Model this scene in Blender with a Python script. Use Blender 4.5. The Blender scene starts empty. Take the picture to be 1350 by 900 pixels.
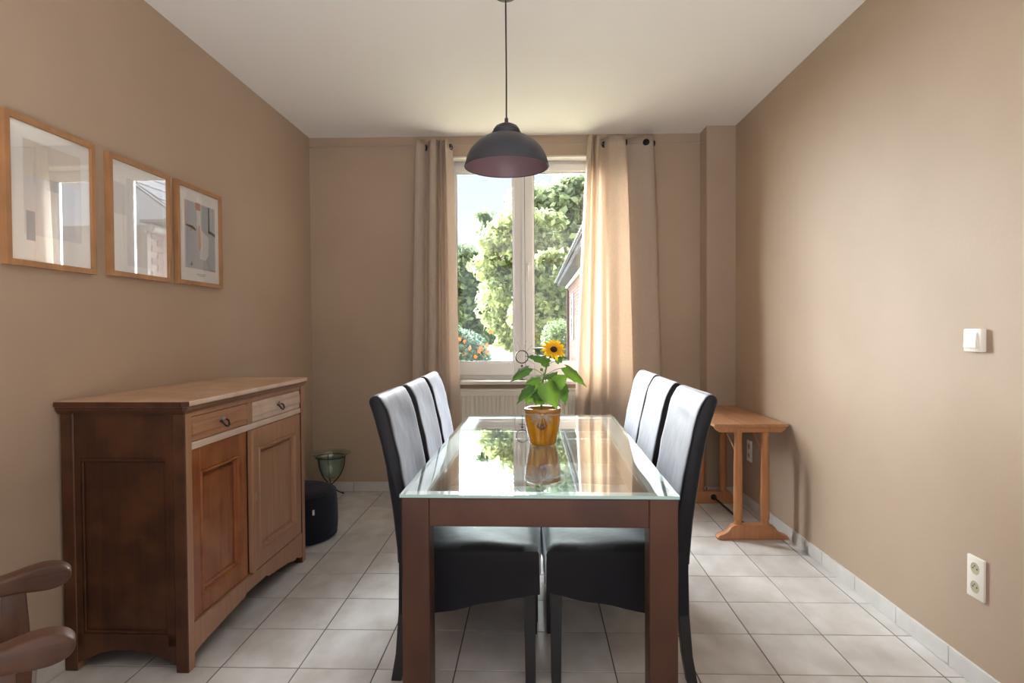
import bpy, bmesh, math, random
import numpy as np
from mathutils import Vector, Matrix
random.seed(7); rng = np.random.default_rng(7)
PI = math.pi
scene = bpy.context.scene
C = scene.collection

# ------------------------------------------------------------------ camera
cam_d = bpy.data.cameras.new('camera'); cam = bpy.data.objects.new('camera', cam_d); C.objects.link(cam)
CAM_H = 1.2889
RX = Vector((0.99980515, 0.01871756, -0.00626977)); UX = Vector((0.0059154, 0.01892841, 0.99980334)); FX = Vector((-0.01883255, 0.99964562, -0.018814))
m = Matrix.Identity(4)
for i in range(3):
    m[i][0] = RX[i]; m[i][1] = UX[i]; m[i][2] = -FX[i]
m[2][3] = CAM_H
cam.matrix_world = m
cam_d.sensor_fit = 'HORIZONTAL'; cam_d.sensor_width = 36.0; cam_d.lens = 36.0 * 799.45 / 1350
cam_d.clip_start = 0.05; cam_d.clip_end = 500
scene.camera = cam
F_PX = 799.45

def W(px, py, Y):
    """world point at depth Y seen at a photograph pixel"""
    d = RX * ((px - 675) / F_PX) - UX * ((py - 450) / F_PX) + FX
    return Vector((0, 0, CAM_H)) + d * (Y / d.y)

# ------------------------------------------------------------------ colour management, world, lights
vs = scene.view_settings
vs.view_transform = 'Standard'; vs.look = 'None'; vs.gamma = 1; vs.use_curve_mapping = False
vs.exposure = 1.0
wd = bpy.data.worlds.new('sky'); scene.world = wd; wd.use_nodes = True
nt = wd.node_tree; nt.nodes.clear()
wo = nt.nodes.new('ShaderNodeOutputWorld'); bg = nt.nodes.new('ShaderNodeBackground')
tc = nt.nodes.new('ShaderNodeTexCoord'); sp = nt.nodes.new('ShaderNodeSeparateXYZ'); cr = nt.nodes.new('ShaderNodeValToRGB')
nt.links.new(tc.outputs['Generated'], sp.inputs[0]); nt.links.new(sp.outputs['Z'], cr.inputs[0])
cr.color_ramp.elements[0].position = 0.0; cr.color_ramp.elements[0].color = (0.93, 0.95, 0.98, 1)
cr.color_ramp.elements[1].position = 0.55; cr.color_ramp.elements[1].color = (0.52, 0.66, 0.92, 1)
nt.links.new(cr.outputs[0], bg.inputs['Color']); nt.links.new(bg.outputs[0], wo.inputs['Surface'])
bg.inputs['Strength'].default_value = 0.62

def light(name, kind, loc, direction, energy, color=(1, 1, 1), **kw):
    d = bpy.data.lights.new(name, kind); d.energy = energy; d.color = color
    for k, v in kw.items(): setattr(d, k, v)
    o = bpy.data.objects.new(name, d); C.objects.link(o); o.location = loc
    o.rotation_euler = Vector(direction).to_track_quat('-Z', 'Y').to_euler()
    return o
# hazy sun, low and wide, shining in through the window from outside left
light('sun', 'SUN', (-6, 12, 5), (0.40, -0.87, -0.28), 51.0, (0.97, 0.985, 1.0), angle=math.radians(82))
# added fill light behind the camera, standing in for flash bounced off the ceiling
light('bounced_fill', 'AREA', (0.0, -0.95, 0.5), (0, 0, 1), 60.0, (0.98, 0.985, 1.0), shape='RECTANGLE', size=2.0, size_y=1.6)

# ------------------------------------------------------------------ materials
def mat(name, color, rough=0.6, metal=0.0, bump=None, vary=None, **kw):
    """vary=(colour2, scale xyz, detail, lo, hi) ; bump=(scale, strength, detail)"""
    M = bpy.data.materials.new(name); M.use_nodes = True
    n = M.node_tree.nodes; l = M.node_tree.links; b = n['Principled BSDF']
    b.inputs['Base Color'].default_value = (*color, 1); b.inputs['Roughness'].default_value = rough; b.inputs['Metallic'].default_value = metal
    for k, v in kw.items(): b.inputs[k.replace('_', ' ')].default_value = v
    if vary or bump:
        t = n.new('ShaderNodeTexCoord')
    if vary:
        c2, sc, det, lo, hi = vary
        mp = n.new('ShaderNodeMapping'); mp.inputs['Scale'].default_value = sc if isinstance(sc, tuple) else (sc,) * 3
        no = n.new('ShaderNodeTexNoise'); no.inputs['Detail'].default_value = det; no.inputs['Scale'].default_value = 1
        r = n.new('ShaderNodeMapRange'); r.inputs['From Min'].default_value = lo; r.inputs['From Max'].default_value = hi
        mx = n.new('ShaderNodeMix'); mx.data_type = 'RGBA'
        oi = n.new('ShaderNodeObjectInfo'); vm = n.new('ShaderNodeVectorMath'); vm.operation = 'ADD'
        mu = n.new('ShaderNodeMath'); mu.operation = 'MULTIPLY'; mu.inputs[1].default_value = 37.0
        l.new(oi.outputs['Random'], mu.inputs[0]); l.new(t.outputs['Object'], mp.inputs[0]); l.new(mp.outputs[0], vm.inputs[0]); l.new(mu.outputs[0], vm.inputs[1])
        l.new(vm.outputs[0], no.inputs['Vector']); l.new(no.outputs['Fac'], r.inputs['Value']); l.new(r.outputs[0], mx.inputs['Factor'])
        mx.inputs[6].default_value = (*color, 1); mx.inputs[7].default_value = (*c2, 1); l.new(mx.outputs[2], b.inputs['Base Color'])
    if bump:
        bs, st, bd = bump
        mp2 = n.new('ShaderNodeMapping'); mp2.inputs['Scale'].default_value = bs if isinstance(bs, tuple) else (bs,) * 3
        n2 = n.new('ShaderNodeTexNoise'); n2.inputs['Scale'].default_value = 1; n2.inputs['Detail'].default_value = bd
        bu = n.new('ShaderNodeBump'); bu.inputs['Strength'].default_value = st; bu.inputs['Distance'].default_value = 0.01
        l.new(t.outputs['Object'], mp2.inputs[0]); l.new(mp2.outputs[0], n2.inputs['Vector']); l.new(n2.outputs['Fac'], bu.inputs['Height']); l.new(bu.outputs[0], b.inputs['Normal'])
    return M

def wood(name, c1, c2, axis='z', rough=0.45, c3=None):
    """grain along axis, blotches of wear (c3)"""
    M = bpy.data.materials.new(name); M.use_nodes = True
    n = M.node_tree.nodes; l = M.node_tree.links; b = n['Principled BSDF']; b.inputs['Roughness'].default_value = rough
    t = n.new('ShaderNodeTexCoord'); mp = n.new('ShaderNodeMapping')
    s = {'x': (2.2, 55, 55), 'y': (55, 2.2, 55), 'z': (55, 55, 2.2)}[axis]; mp.inputs['Scale'].default_value = s
    no = n.new('ShaderNodeTexNoise'); no.inputs['Scale'].default_value = 1; no.inputs['Detail'].default_value = 4; no.inputs['Distortion'].default_value = 0.8
    r = n.new('ShaderNodeMapRange'); r.inputs['From Min'].default_value = 0.3; r.inputs['From Max'].default_value = 0.7
    mx = n.new('ShaderNodeMix'); mx.data_type = 'RGBA'; mx.inputs[6].default_value = (*c1, 1); mx.inputs[7].default_value = (*c2, 1)
    l.new(t.outputs['Object'], mp.inputs[0]); l.new(mp.outputs[0], no.inputs['Vector']); l.new(no.outputs['Fac'], r.inputs[0]); l.new(r.outputs[0], mx.inputs['Factor'])
    n2 = n.new('ShaderNodeTexNoise'); n2.inputs['Scale'].default_value = 7; n2.inputs['Detail'].default_value = 5
    l.new(t.outputs['Object'], n2.inputs['Vector'])
    r2 = n.new('ShaderNodeMapRange'); r2.inputs['From Min'].default_value = 0.42; r2.inputs['From Max'].default_value = 0.75
    l.new(n2.outputs['Fac'], r2.inputs[0])
    m2 = n.new('ShaderNodeMix'); m2.data_type = 'RGBA'; l.new(r2.outputs[0], m2.inputs['Factor']); l.new(mx.outputs[2], m2.inputs[6])
    m2.inputs[7].default_value = (*(c3 or tuple(v * 0.6 for v in c1)), 1)
    l.new(m2.outputs[2], b.inputs['Base Color'])
    bu = n.new('ShaderNodeBump'); bu.inputs['Strength'].default_value = 0.12; bu.inputs['Distance'].default_value = 0.005
    l.new(no.outputs['Fac'], bu.inputs['Height']); l.new(bu.outputs[0], b.inputs['Normal'])
    return M

def thin_glass(name, tint=(1, 1, 1), f0=0.04, rough=0.0):
    M = bpy.data.materials.new(name); M.use_nodes = True
    n = M.node_tree.nodes; l = M.node_tree.links; n.clear()
    o = n.new('ShaderNodeOutputMaterial'); mx = n.new('ShaderNodeMixShader'); tr = n.new('ShaderNodeBsdfTransparent'); gl = n.new('ShaderNodeBsdfGlossy')
    gl.inputs['Roughness'].default_value = rough; tr.inputs['Color'].default_value = (*tint, 1); gl.inputs['Color'].default_value = (1, 1, 1, 1)
    lw = n.new('ShaderNodeLayerWeight'); lw.inputs['Blend'].default_value = 0.5
    pw = n.new('ShaderNodeMath'); pw.operation = 'POWER'; pw.inputs[1].default_value = 5
    ma = n.new('ShaderNodeMath'); ma.operation = 'MULTIPLY_ADD'; ma.inputs[1].default_value = 1 - f0; ma.inputs[2].default_value = f0
    l.new(lw.outputs['Facing'], pw.inputs[0]); l.new(pw.outputs[0], ma.inputs[0]); l.new(ma.outputs[0], mx.inputs[0])
    l.new(tr.outputs[0], mx.inputs[1]); l.new(gl.outputs[0], mx.inputs[2]); l.new(mx.outputs[0], o.inputs[0])
    return M

def translucent(name, color, tcolor, k=0.4, rough=0.8, bump=None, vary=None):
    M = mat(name, color, rough, bump=bump, vary=vary)
    n = M.node_tree.nodes; l = M.node_tree.links; b = n['Principled BSDF']; o = n['Material Output']
    tr = n.new('ShaderNodeBsdfTranslucent'); tr.inputs['Color'].default_value = (*tcolor, 1)
    mx = n.new('ShaderNodeMixShader'); mx.inputs[0].default_value = k
    l.new(b.outputs[0], mx.inputs[1]); l.new(tr.outputs[0], mx.inputs[2]); l.new(mx.outputs[0], o.inputs[0])
    return M

M = {}
M['wall'] = mat('wall_paint', (0.475, 0.365, 0.272), 0.60, bump=(60, 0.05, 3), vary=((0.44, 0.333, 0.243), 1.3, 4, 0.35, 0.65), Specular_IOR_Level=0.35)
M['ceiling'] = mat('ceiling_plaster', (0.90, 0.875, 0.855), 0.9, bump=(25, 0.08, 4))
M['tile'] = mat('floor_tile_glaze', (0.66, 0.65, 0.64), 0.30, bump=(9, 0.04, 4), vary=((0.51, 0.485, 0.455), (8, 5, 8), 7, 0.35, 0.68))
M['skirt_tile'] = mat('skirting_tile_glaze', (0.66, 0.65, 0.63), 0.4, vary=((0.58, 0.56, 0.54), 8, 5, 0.35, 0.7))
M['grout'] = mat('grout', (0.12, 0.11, 0.10), 0.95)
M['pvc'] = mat('white_window_plastic', (0.78, 0.76, 0.73), 0.35)
M['gasket'] = mat('black_gasket', (0.05, 0.05, 0.05), 0.6)
M['sill'] = mat('sill_stone', (0.72, 0.68, 0.62), 0.35)
M['pane'] = thin_glass('window_glass', (0.98, 0.99, 0.985))
M['enamel'] = mat('radiator_enamel', (0.74, 0.70, 0.60), 0.4)
M['plate'] = mat('cream_switch_plastic', (0.86, 0.83, 0.74), 0.35)
M['socketwell'] = mat('beige_socket_plastic', (0.55, 0.50, 0.34), 0.4)
M['dark'] = mat('dark_hole', (0.02, 0.02, 0.02), 0.7)
M['steel'] = mat('rusted_steel', (0.075, 0.033, 0.024), 0.40, 0.35, bump=(40, 0.05, 3), vary=((0.12, 0.052, 0.030), (6, 6, 3), 6, 0.35, 0.72))
M['rim'] = mat('pale_grey_metal', (0.60, 0.62, 0.63), 0.4, 0.2)
M['tglass'] = thin_glass('table_glass', (0.90, 0.95, 0.94), 0.20)
M['gedge'] = mat('green_glass_edge', (0.45, 0.66, 0.62), 0.15)
M['fabric'] = mat('black_stretch_fabric', (0.007, 0.0075, 0.012), 0.52, bump=((9, 9, 7), 0.3, 3), Specular_IOR_Level=0.3, Sheen_Weight=0.66, Sheen_Roughness=0.36, Sheen_Tint=(0.86, 0.90, 1.0, 1))
M['blackwood'] = mat('black_painted_wood', (0.018, 0.018, 0.02), 0.35)
M['curtain'] = translucent('linen_curtain', (0.66, 0.57, 0.49), (0.85, 0.72, 0.59), 0.40, bump=((260, 260, 160), 0.25, 2), vary=((0.56, 0.475, 0.40), (120, 120, 60), 3, 0.3, 0.7))
M['grommet'] = mat('black_grommet', (0.03, 0.03, 0.035), 0.3, 0.6)
M['wire'] = mat('steel_wire', (0.45, 0.42, 0.40), 0.35, 0.9)
M['lampout'] = mat('anthracite_lamp_enamel', (0.042, 0.044, 0.056), 0.40)
M['lampin'] = mat('mauve_lamp_lining', (0.26, 0.16, 0.18), 0.45)
M['picture_glass'] = thin_glass('picture_glass', (1, 1, 1), 0.11)
M['oak'] = wood('oak_frame', (0.52, 0.27, 0.12), (0.42, 0.20, 0.085), 'z', 0.45)
M['paper'] = mat('white_paper', (0.90, 0.90, 0.89), 0.8)
M['art_blue'] = mat('print_grey_blue', (0.55, 0.58, 0.63), 0.8, vary=((0.50, 0.53, 0.58), 12, 3, 0.3, 0.7))
M['art_beige'] = mat('print_beige', (0.76, 0.71, 0.63), 0.8, vary=((0.80, 0.76, 0.70), 9, 3, 0.3, 0.7))
M['art_slate'] = mat('print_slate', (0.36, 0.42, 0.50), 0.8)
M['art_grey'] = mat('print_pale_grey', (0.74, 0.75, 0.77), 0.8)
M['art_red'] = mat('print_brick_red', (0.60, 0.27, 0.20), 0.8)
M['art_orange'] = mat('print_orange', (0.72, 0.40, 0.28), 0.8)
M['art_dark'] = mat('print_charcoal', (0.10, 0.10, 0.11), 0.8)
M['art_white'] = mat('print_white', (0.78, 0.78, 0.79), 0.8)
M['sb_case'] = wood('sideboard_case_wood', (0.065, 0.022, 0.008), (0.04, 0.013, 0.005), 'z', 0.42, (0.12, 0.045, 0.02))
M['sb_shaded_side'] = wood('sideboard_shaded_side_wood', (0.055, 0.017, 0.006), (0.032, 0.009, 0.0035), 'z', 0.42, (0.10, 0.035, 0.011))  # wood darkened to carry the shade on the sideboard's ends
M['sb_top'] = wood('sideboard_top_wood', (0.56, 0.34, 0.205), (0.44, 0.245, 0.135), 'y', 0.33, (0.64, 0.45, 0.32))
M['sb_edge'] = wood('sideboard_edge_wood', (0.30, 0.155, 0.08), (0.20, 0.095, 0.045), 'y', 0.4)
M['sb_door'] = wood('sideboard_red_door_wood', (0.33, 0.098, 0.028), (0.22, 0.058, 0.018), 'z', 0.26, (0.40, 0.145, 0.038))
M['sb_pale'] = wood('sideboard_bleached_and_lit_wood', (0.47, 0.255, 0.148), (0.34, 0.17, 0.095), 'z', 0.34, (0.38, 0.205, 0.115))
M['sb_rail'] = wood('sideboard_worn_and_lit_wood', (0.74, 0.58, 0.46), (0.62, 0.45, 0.34), 'y', 0.33, (0.78, 0.65, 0.55))
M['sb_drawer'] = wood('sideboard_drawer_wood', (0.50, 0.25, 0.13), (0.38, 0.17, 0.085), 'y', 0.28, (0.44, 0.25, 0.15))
M['pewter'] = mat('old_pewter', (0.42, 0.40, 0.36), 0.35, 0.85)
M['iron'] = mat('black_iron', (0.025, 0.025, 0.028), 0.45, 0.5)
M['pine'] = wood('orange_pine', (0.55, 0.25, 0.105), (0.43, 0.175, 0.07), 'z', 0.42, (0.47, 0.20, 0.08))
M['pine_top'] = wood('orange_pine_top', (0.50, 0.27, 0.14), (0.38, 0.185, 0.09), 'y', 0.35, (0.44, 0.21, 0.10))
M['armchair'] = wood('armchair_wood', (0.085, 0.034, 0.017), (0.05, 0.018, 0.009), 'x', 0.5, (0.11, 0.048, 0.024))
M['armedge'] = wood('armchair_post_wood', (0.08, 0.03, 0.013), (0.05, 0.017, 0.008), 'z', 0.4, (0.12, 0.05, 0.025))
M['velour'] = mat('navy_black_velour', (0.006, 0.007, 0.014), 0.8, bump=(30, 0.3, 3), Specular_IOR_Level=0.3, Sheen_Weight=0.12, Sheen_Tint=(0.7, 0.75, 1, 1))
M['white_tag'] = mat('white_tag', (0.75, 0.75, 0.75), 0.7)
M['bowlglass'] = thin_glass('sea_green_glass', (0.80, 0.90, 0.87), 0.10, 0.02)
M['pot'] = mat('amber_pot_glaze', (0.72, 0.33, 0.012), 0.16, vary=((0.50, 0.19, 0.008), (45, 45, 6), 4, 0.35, 0.7), Coat_Weight=0.6)
M['potrim'] = mat('brown_pot_rim', (0.42, 0.19, 0.04), 0.2, Coat_Weight=0.5)
M['soil'] = mat('soil', (0.05, 0.03, 0.02), 0.95)
M['raffia'] = mat('raffia', (0.62, 0.48, 0.34), 0.8, vary=((0.45, 0.32, 0.20), 120, 2, 0.3, 0.7))
M['bead'] = mat('brown_wooden_bead', (0.23, 0.10, 0.05), 0.5)
M['leaf'] = translucent('sunflower_leaf', (0.035, 0.09, 0.025), (0.09, 0.21, 0.025), 0.28, 0.42, vary=((0.07, 0.15, 0.035), 25, 4, 0.4, 0.7))
M['leaf_light'] = translucent('young_sunflower_leaf', (0.09, 0.20, 0.035), (0.19, 0.34, 0.03), 0.32, 0.45, vary=((0.045, 0.12, 0.025), 25, 4, 0.4, 0.7))
M['stem'] = mat('green_stem', (0.13, 0.24, 0.06), 0.6)
M['petal'] = translucent('yellow_petal', (0.85, 0.48, 0.01), (0.9, 0.55, 0.01), 0.35, 0.6)
M['disc'] = mat('dark_flower_disc', (0.035, 0.018, 0.008), 0.9, bump=(400, 0.6, 2))
M['orn'] = mat('dark_bronze_wire', (0.07, 0.055, 0.045), 0.4, 0.6)
# outdoors
M['lawn'] = mat('lawn_grass', (0.38, 0.38, 0.22), 0.9, vary=((0.44, 0.41, 0.27), 0.5, 6, 0.35, 0.65))
def leafmat(nm, a, b_):
    Mx = translucent(nm, a, tuple(min(1, v * 1.25) for v in a), 0.4, 0.6)
    n = Mx.node_tree.nodes; l = Mx.node_tree.links
    ge = n.new('ShaderNodeNewGeometry'); cr_ = n.new('ShaderNodeValToRGB'); l.new(ge.outputs['Random Per Island'], cr_.inputs[0])
    e = cr_.color_ramp.elements; e[0].position = 0; e[0].color = (*[v * .55 for v in b_], 1); e[1].position = 1; e[1].color = (*[min(1, v * 1.35) for v in a], 1)
    m_ = e.new(.35); m_.color = (*b_, 1); m_ = e.new(.7); m_.color = (*a, 1)
    l.new(cr_.outputs[0], n['Principled BSDF'].inputs['Base Color']); l.new(cr_.outputs[0], [q for q in n if q.type == 'BSDF_TRANSLUCENT'][0].inputs['Color'])
    return Mx
M['tree_a'] = leafmat('deep_green_tree_leaves', (0.28, 0.36, 0.22), (0.17, 0.24, 0.14))
M['tree_b'] = leafmat('light_green_tree_leaves', (0.50, 0.54, 0.27), (0.30, 0.37, 0.16))
M['tree_c'] = leafmat('fresh_green_tree_leaves', (0.46, 0.52, 0.31), (0.29, 0.37, 0.20))
M['bush'] = leafmat('blue_green_bush_leaves', (0.26, 0.38, 0.29), (0.15, 0.25, 0.18))
M['hedge'] = leafmat('hedge_leaves', (0.26, 0.38, 0.13), (0.15, 0.25, 0.09))
M['bark'] = mat('bark', (0.16, 0.12, 0.09), 0.95, bump=(10, 0.5, 4))
M['bloom'] = mat('orange_bloom', (0.85, 0.26, 0.08), 0.7)
M['wbloom'] = mat('white_bloom', (0.85, 0.84, 0.82), 0.7)
M['brick'] = mat('pink_brick', (0.14, 0.098, 0.093), 0.95, vary=((0.105, 0.067, 0.063), 3, 5, 0.3, 0.7), Specular_IOR_Level=0.0)
M['mortar'] = mat('mortar', (0.15, 0.135, 0.13), 0.95, Specular_IOR_Level=0.0)
M['rooftile'] = mat('grey_roof_tile', (0.13, 0.14, 0.16), 0.8, vary=((0.10, 0.11, 0.13), 4, 3, 0.3, 0.7), Specular_IOR_Level=0.05)
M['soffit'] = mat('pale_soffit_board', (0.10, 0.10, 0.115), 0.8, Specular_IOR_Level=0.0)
M['zinc'] = mat('zinc', (0.18, 0.19, 0.20), 0.55, 0.2)

# ------------------------------------------------------------------ mesh helpers
def nb(): return bmesh.new()
def frame_for(d):
    d = d.normalized(); a = Vector((0, 0, 1)) if abs(d.z) < 0.9 else Vector((1, 0, 0))
    u = d.cross(a).normalized(); return u, d.cross(u).normalized()

def add_box(bm, lo, hi, bev=0.0, mtx=None, seg=1):
    lo = Vector(lo); hi = Vector(hi)
    T = Matrix.Translation((lo + hi) / 2) @ Matrix.Diagonal((*(hi - lo), 1))
    if mtx is not None: T = mtx @ T
    r = bmesh.ops.create_cube(bm, size=1, matrix=T)
    if bev > 0:
        es = list({e for v in r['verts'] for e in v.link_edges})
        bmesh.ops.bevel(bm, geom=es, offset=bev, segments=seg, affect='EDGES', profile=0.5)
    return bm

def add_prism(bm, pts, axis, a, b, bev=0.0, seg=2):
    """closed 2D polygon extruded along axis from a to b; 2D coords are the other two axes in order (x,y,z)"""
    def P(p, t):
        if axis == 'x': return (t, p[0], p[1])
        if axis == 'y': return (p[0], t, p[1])
        return (p[0], p[1], t)
    va = [bm.verts.new(P(p, a)) for p in pts]; vb = [bm.verts.new(P(p, b)) for p in pts]
    fs = [bm.faces.new(va), bm.faces.new(vb[::-1])]
    n = len(pts)
    for i in range(n): fs.append(bm.faces.new((va[i], vb[i], vb[(i + 1) % n], va[(i + 1) % n])))
    bmesh.ops.recalc_face_normals(bm, faces=fs)
    if bev > 0:
        es = [e for e in fs[0].edges] + [e for e in fs[1].edges]
        bmesh.ops.bevel(bm, geom=es, offset=bev, segments=seg, affect='EDGES', profile=0.5)
    return bm

def add_tube(bm, pts, rad, seg=10, caps=True):
    """tube through pts; rad is a number or list"""
    pts = [Vector(p) for p in pts]; n = len(pts)
    R = rad if isinstance(rad, (list, tuple)) else [rad] * n
    rings = []; pu = None
    for i, p in enumerate(pts):
        d = (pts[min(i + 1, n - 1)] - pts[max(i - 1, 0)]).normalized()
        if pu is None: u, _ = frame_for(d)
        else:
            u = (pu - d * pu.dot(d)).normalized()
        v = d.cross(u); pu = u
        rings.append([bm.verts.new(p + (u * math.cos(2 * PI * k / seg) + v * math.sin(2 * PI * k / seg)) * R[i]) for k in range(seg)])
    for i in range(n - 1):
        for k in range(seg):
            bm.faces.new((rings[i][k], rings[i][(k + 1) % seg], rings[i + 1][(k + 1) % seg], rings[i + 1][k]))
    if caps: bm.faces.new(rings[0][::-1]); bm.faces.new(rings[-1])
    return bm

def add_lathe(bm, prof, seg=32, center=(0, 0), close=False, rib=None):
    """profile of (r,z); rib=(count,amp)"""
    rings = []
    for r, z in prof:
        ring = []
        for k in range(seg):
            a = 2 * PI * k / seg
            rr = r * (1 + (rib[1] * math.cos(rib[0] * a) if rib else 0))
            ring.append(bm.verts.new((center[0] + rr * math.cos(a), center[1] + rr * math.sin(a), z)))
        rings.append(ring)
    m_ = len(rings)
    for i in range(m_ - 1 + (1 if close else 0)):
        for k in range(seg):
            bm.faces.new((rings[i][k], rings[i][(k + 1) % seg], rings[(i + 1) % m_][(k + 1) % seg], rings[(i + 1) % m_][k]))
    if not close:
        if prof[0][0] > 1e-5: bm.faces.new(rings[0][::-1])
        if prof[-1][0] > 1e-5: bm.faces.new(rings[-1])
    return bm

def add_torus(bm, c, n, R, r, seg=24, s2=8):
    n = Vector(n).normalized(); u, v = frame_for(n); c = Vector(c); rings = []
    for i in range(seg):
        a = 2 * PI * i / seg; d = u * math.cos(a) + v * math.sin(a)
        rings.append([bm.verts.new(c + d * (R + r * math.cos(2 * PI * k / s2)) + n * (r * math.sin(2 * PI * k / s2))) for k in range(s2)])
    for i in range(seg):
        for k in range(s2):
            bm.faces.new((rings[i][k], rings[(i + 1) % seg][k], rings[(i + 1) % seg][(k + 1) % s2], rings[i][(k + 1) % s2]))
    return bm

def add_sphere(bm, c, r, seg=12, sc=(1, 1, 1)):
    bmesh.ops.create_uvsphere(bm, u_segments=seg, v_segments=max(6, seg // 2), radius=r, matrix=Matrix.Translation(c) @ Matrix.Diagonal((*sc, 1)))
    return bm

def obj(name, bm, mt, parent=None, smooth=False, recalc=True):
    me = bpy.data.meshes.new(name)
    if recalc: bmesh.ops.recalc_face_normals(bm, faces=bm.faces)
    bm.to_mesh(me); bm.free()
    o = bpy.data.objects.new(name, me); C.objects.link(o)
    ms = mt if isinstance(mt, (list, tuple)) else [mt]
    for x in ms: me.materials.append(x)
    if smooth:
        me.polygons.foreach_set('use_smooth', [True] * len(me.polygons))
        if smooth == 'auto': me.set_sharp_from_angle(angle=math.radians(38))
    if parent: o.parent = parent
    return o

def tag(o, label, cat, group=None, kind=None):
    o['label'] = label; o['category'] = cat
    if group: o['group'] = group
    if kind: o['kind'] = kind
    return o
def thing(name, label, cat, loc=(0, 0, 0), rz=0.0, group=None):
    o = bpy.data.objects.new(name, None); C.objects.link(o); o.location = loc; o.rotation_euler = (0, 0, rz); o.empty_display_size = 0.1
    return tag(o, label, cat, group)
def struct(name, bm, mt, label=None, parent=None, smooth=False):
    o = obj(name, bm, mt, parent, smooth)
    if parent is None: o['kind'] = 'structure'
    if label: o['label'] = label
    return o
def copy_tree(o, parent=None):
    c = o.copy(); C.objects.link(c)
    for k in ('label',):
        if parent is None and k in c: del c[k]
    if parent is not None: c.parent = parent
    for ch in list(o.children): copy_tree(ch, c)
    return c

# ------------------------------------------------------------------ room shell
H = 2.831; XR = 1.622; YB = 4.84; YR = -2.0
def XLw(y): return -1.700 - 0.026 * (YB - y)
WX0, WX1, WZ0, WZ1 = -0.66, 0.70, 0.885, 2.672     # window opening
YW = YB + 0.28                                        # outer face of the wall

b = nb(); add_prism(b, [(XLw(YR) - 0.25, YR), (XLw(YR), YR), (XLw(YB), YB), (XLw(YB), YW), (XLw(YB) - 0.25, YW)], 'z', -0.1, H + 0.1); struct('wall_left', b, M['wall'], 'taupe painted left wall with three pictures')
b = nb(); add_box(b, (XR, YR - .1, -0.1), (XR + 0.25, YW, H + 0.1)); struct('wall_right', b, M['wall'], 'taupe painted right wall with switch and sockets')
b = nb()
xl = XLw(YB) - 0.02
add_box(b, (xl, YB, -0.1), (WX0, YW, H + 0.1)); add_box(b, (WX1, YB, -0.1), (XR + .02, YW, H + 0.1))
add_box(b, (WX0, YB, -0.1), (WX1, YW, WZ0 - 0.02)); add_box(b, (WX0, YB, WZ1), (WX1, YW, H + 0.1))
struct('wall_back', b, M['wall'], 'taupe painted back wall around the window')
b = nb(); add_box(b, (1.402, 4.665, -0.05), (XR + .02, YB + .02, H + 0.05)); struct('trim_1', b, M['wall'], 'taupe boxed-in chimney breast in the right back corner')
b = nb(); add_box(b, (-2.2, YR - .1, H), (2.0, YW, H + 0.15)); struct('ceiling', b, M['ceiling'], 'white plastered ceiling')
# wall behind the camera with a wide opening to the rest of the house
b = nb()
add_box(b, (-2.2, YR - .2, -.1), (-1.35, YR, H + .1)); add_box(b, (1.5, YR - .2, -.1), (1.9, YR, H + .1)); add_box(b, (-1.35, YR - .2, 2.6), (1.5, YR, H + .1)); add_box(b, (-1.35, YR - .2, -.1), (1.5, YR, .4))
struct('wall_front', b, M['wall'])

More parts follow.
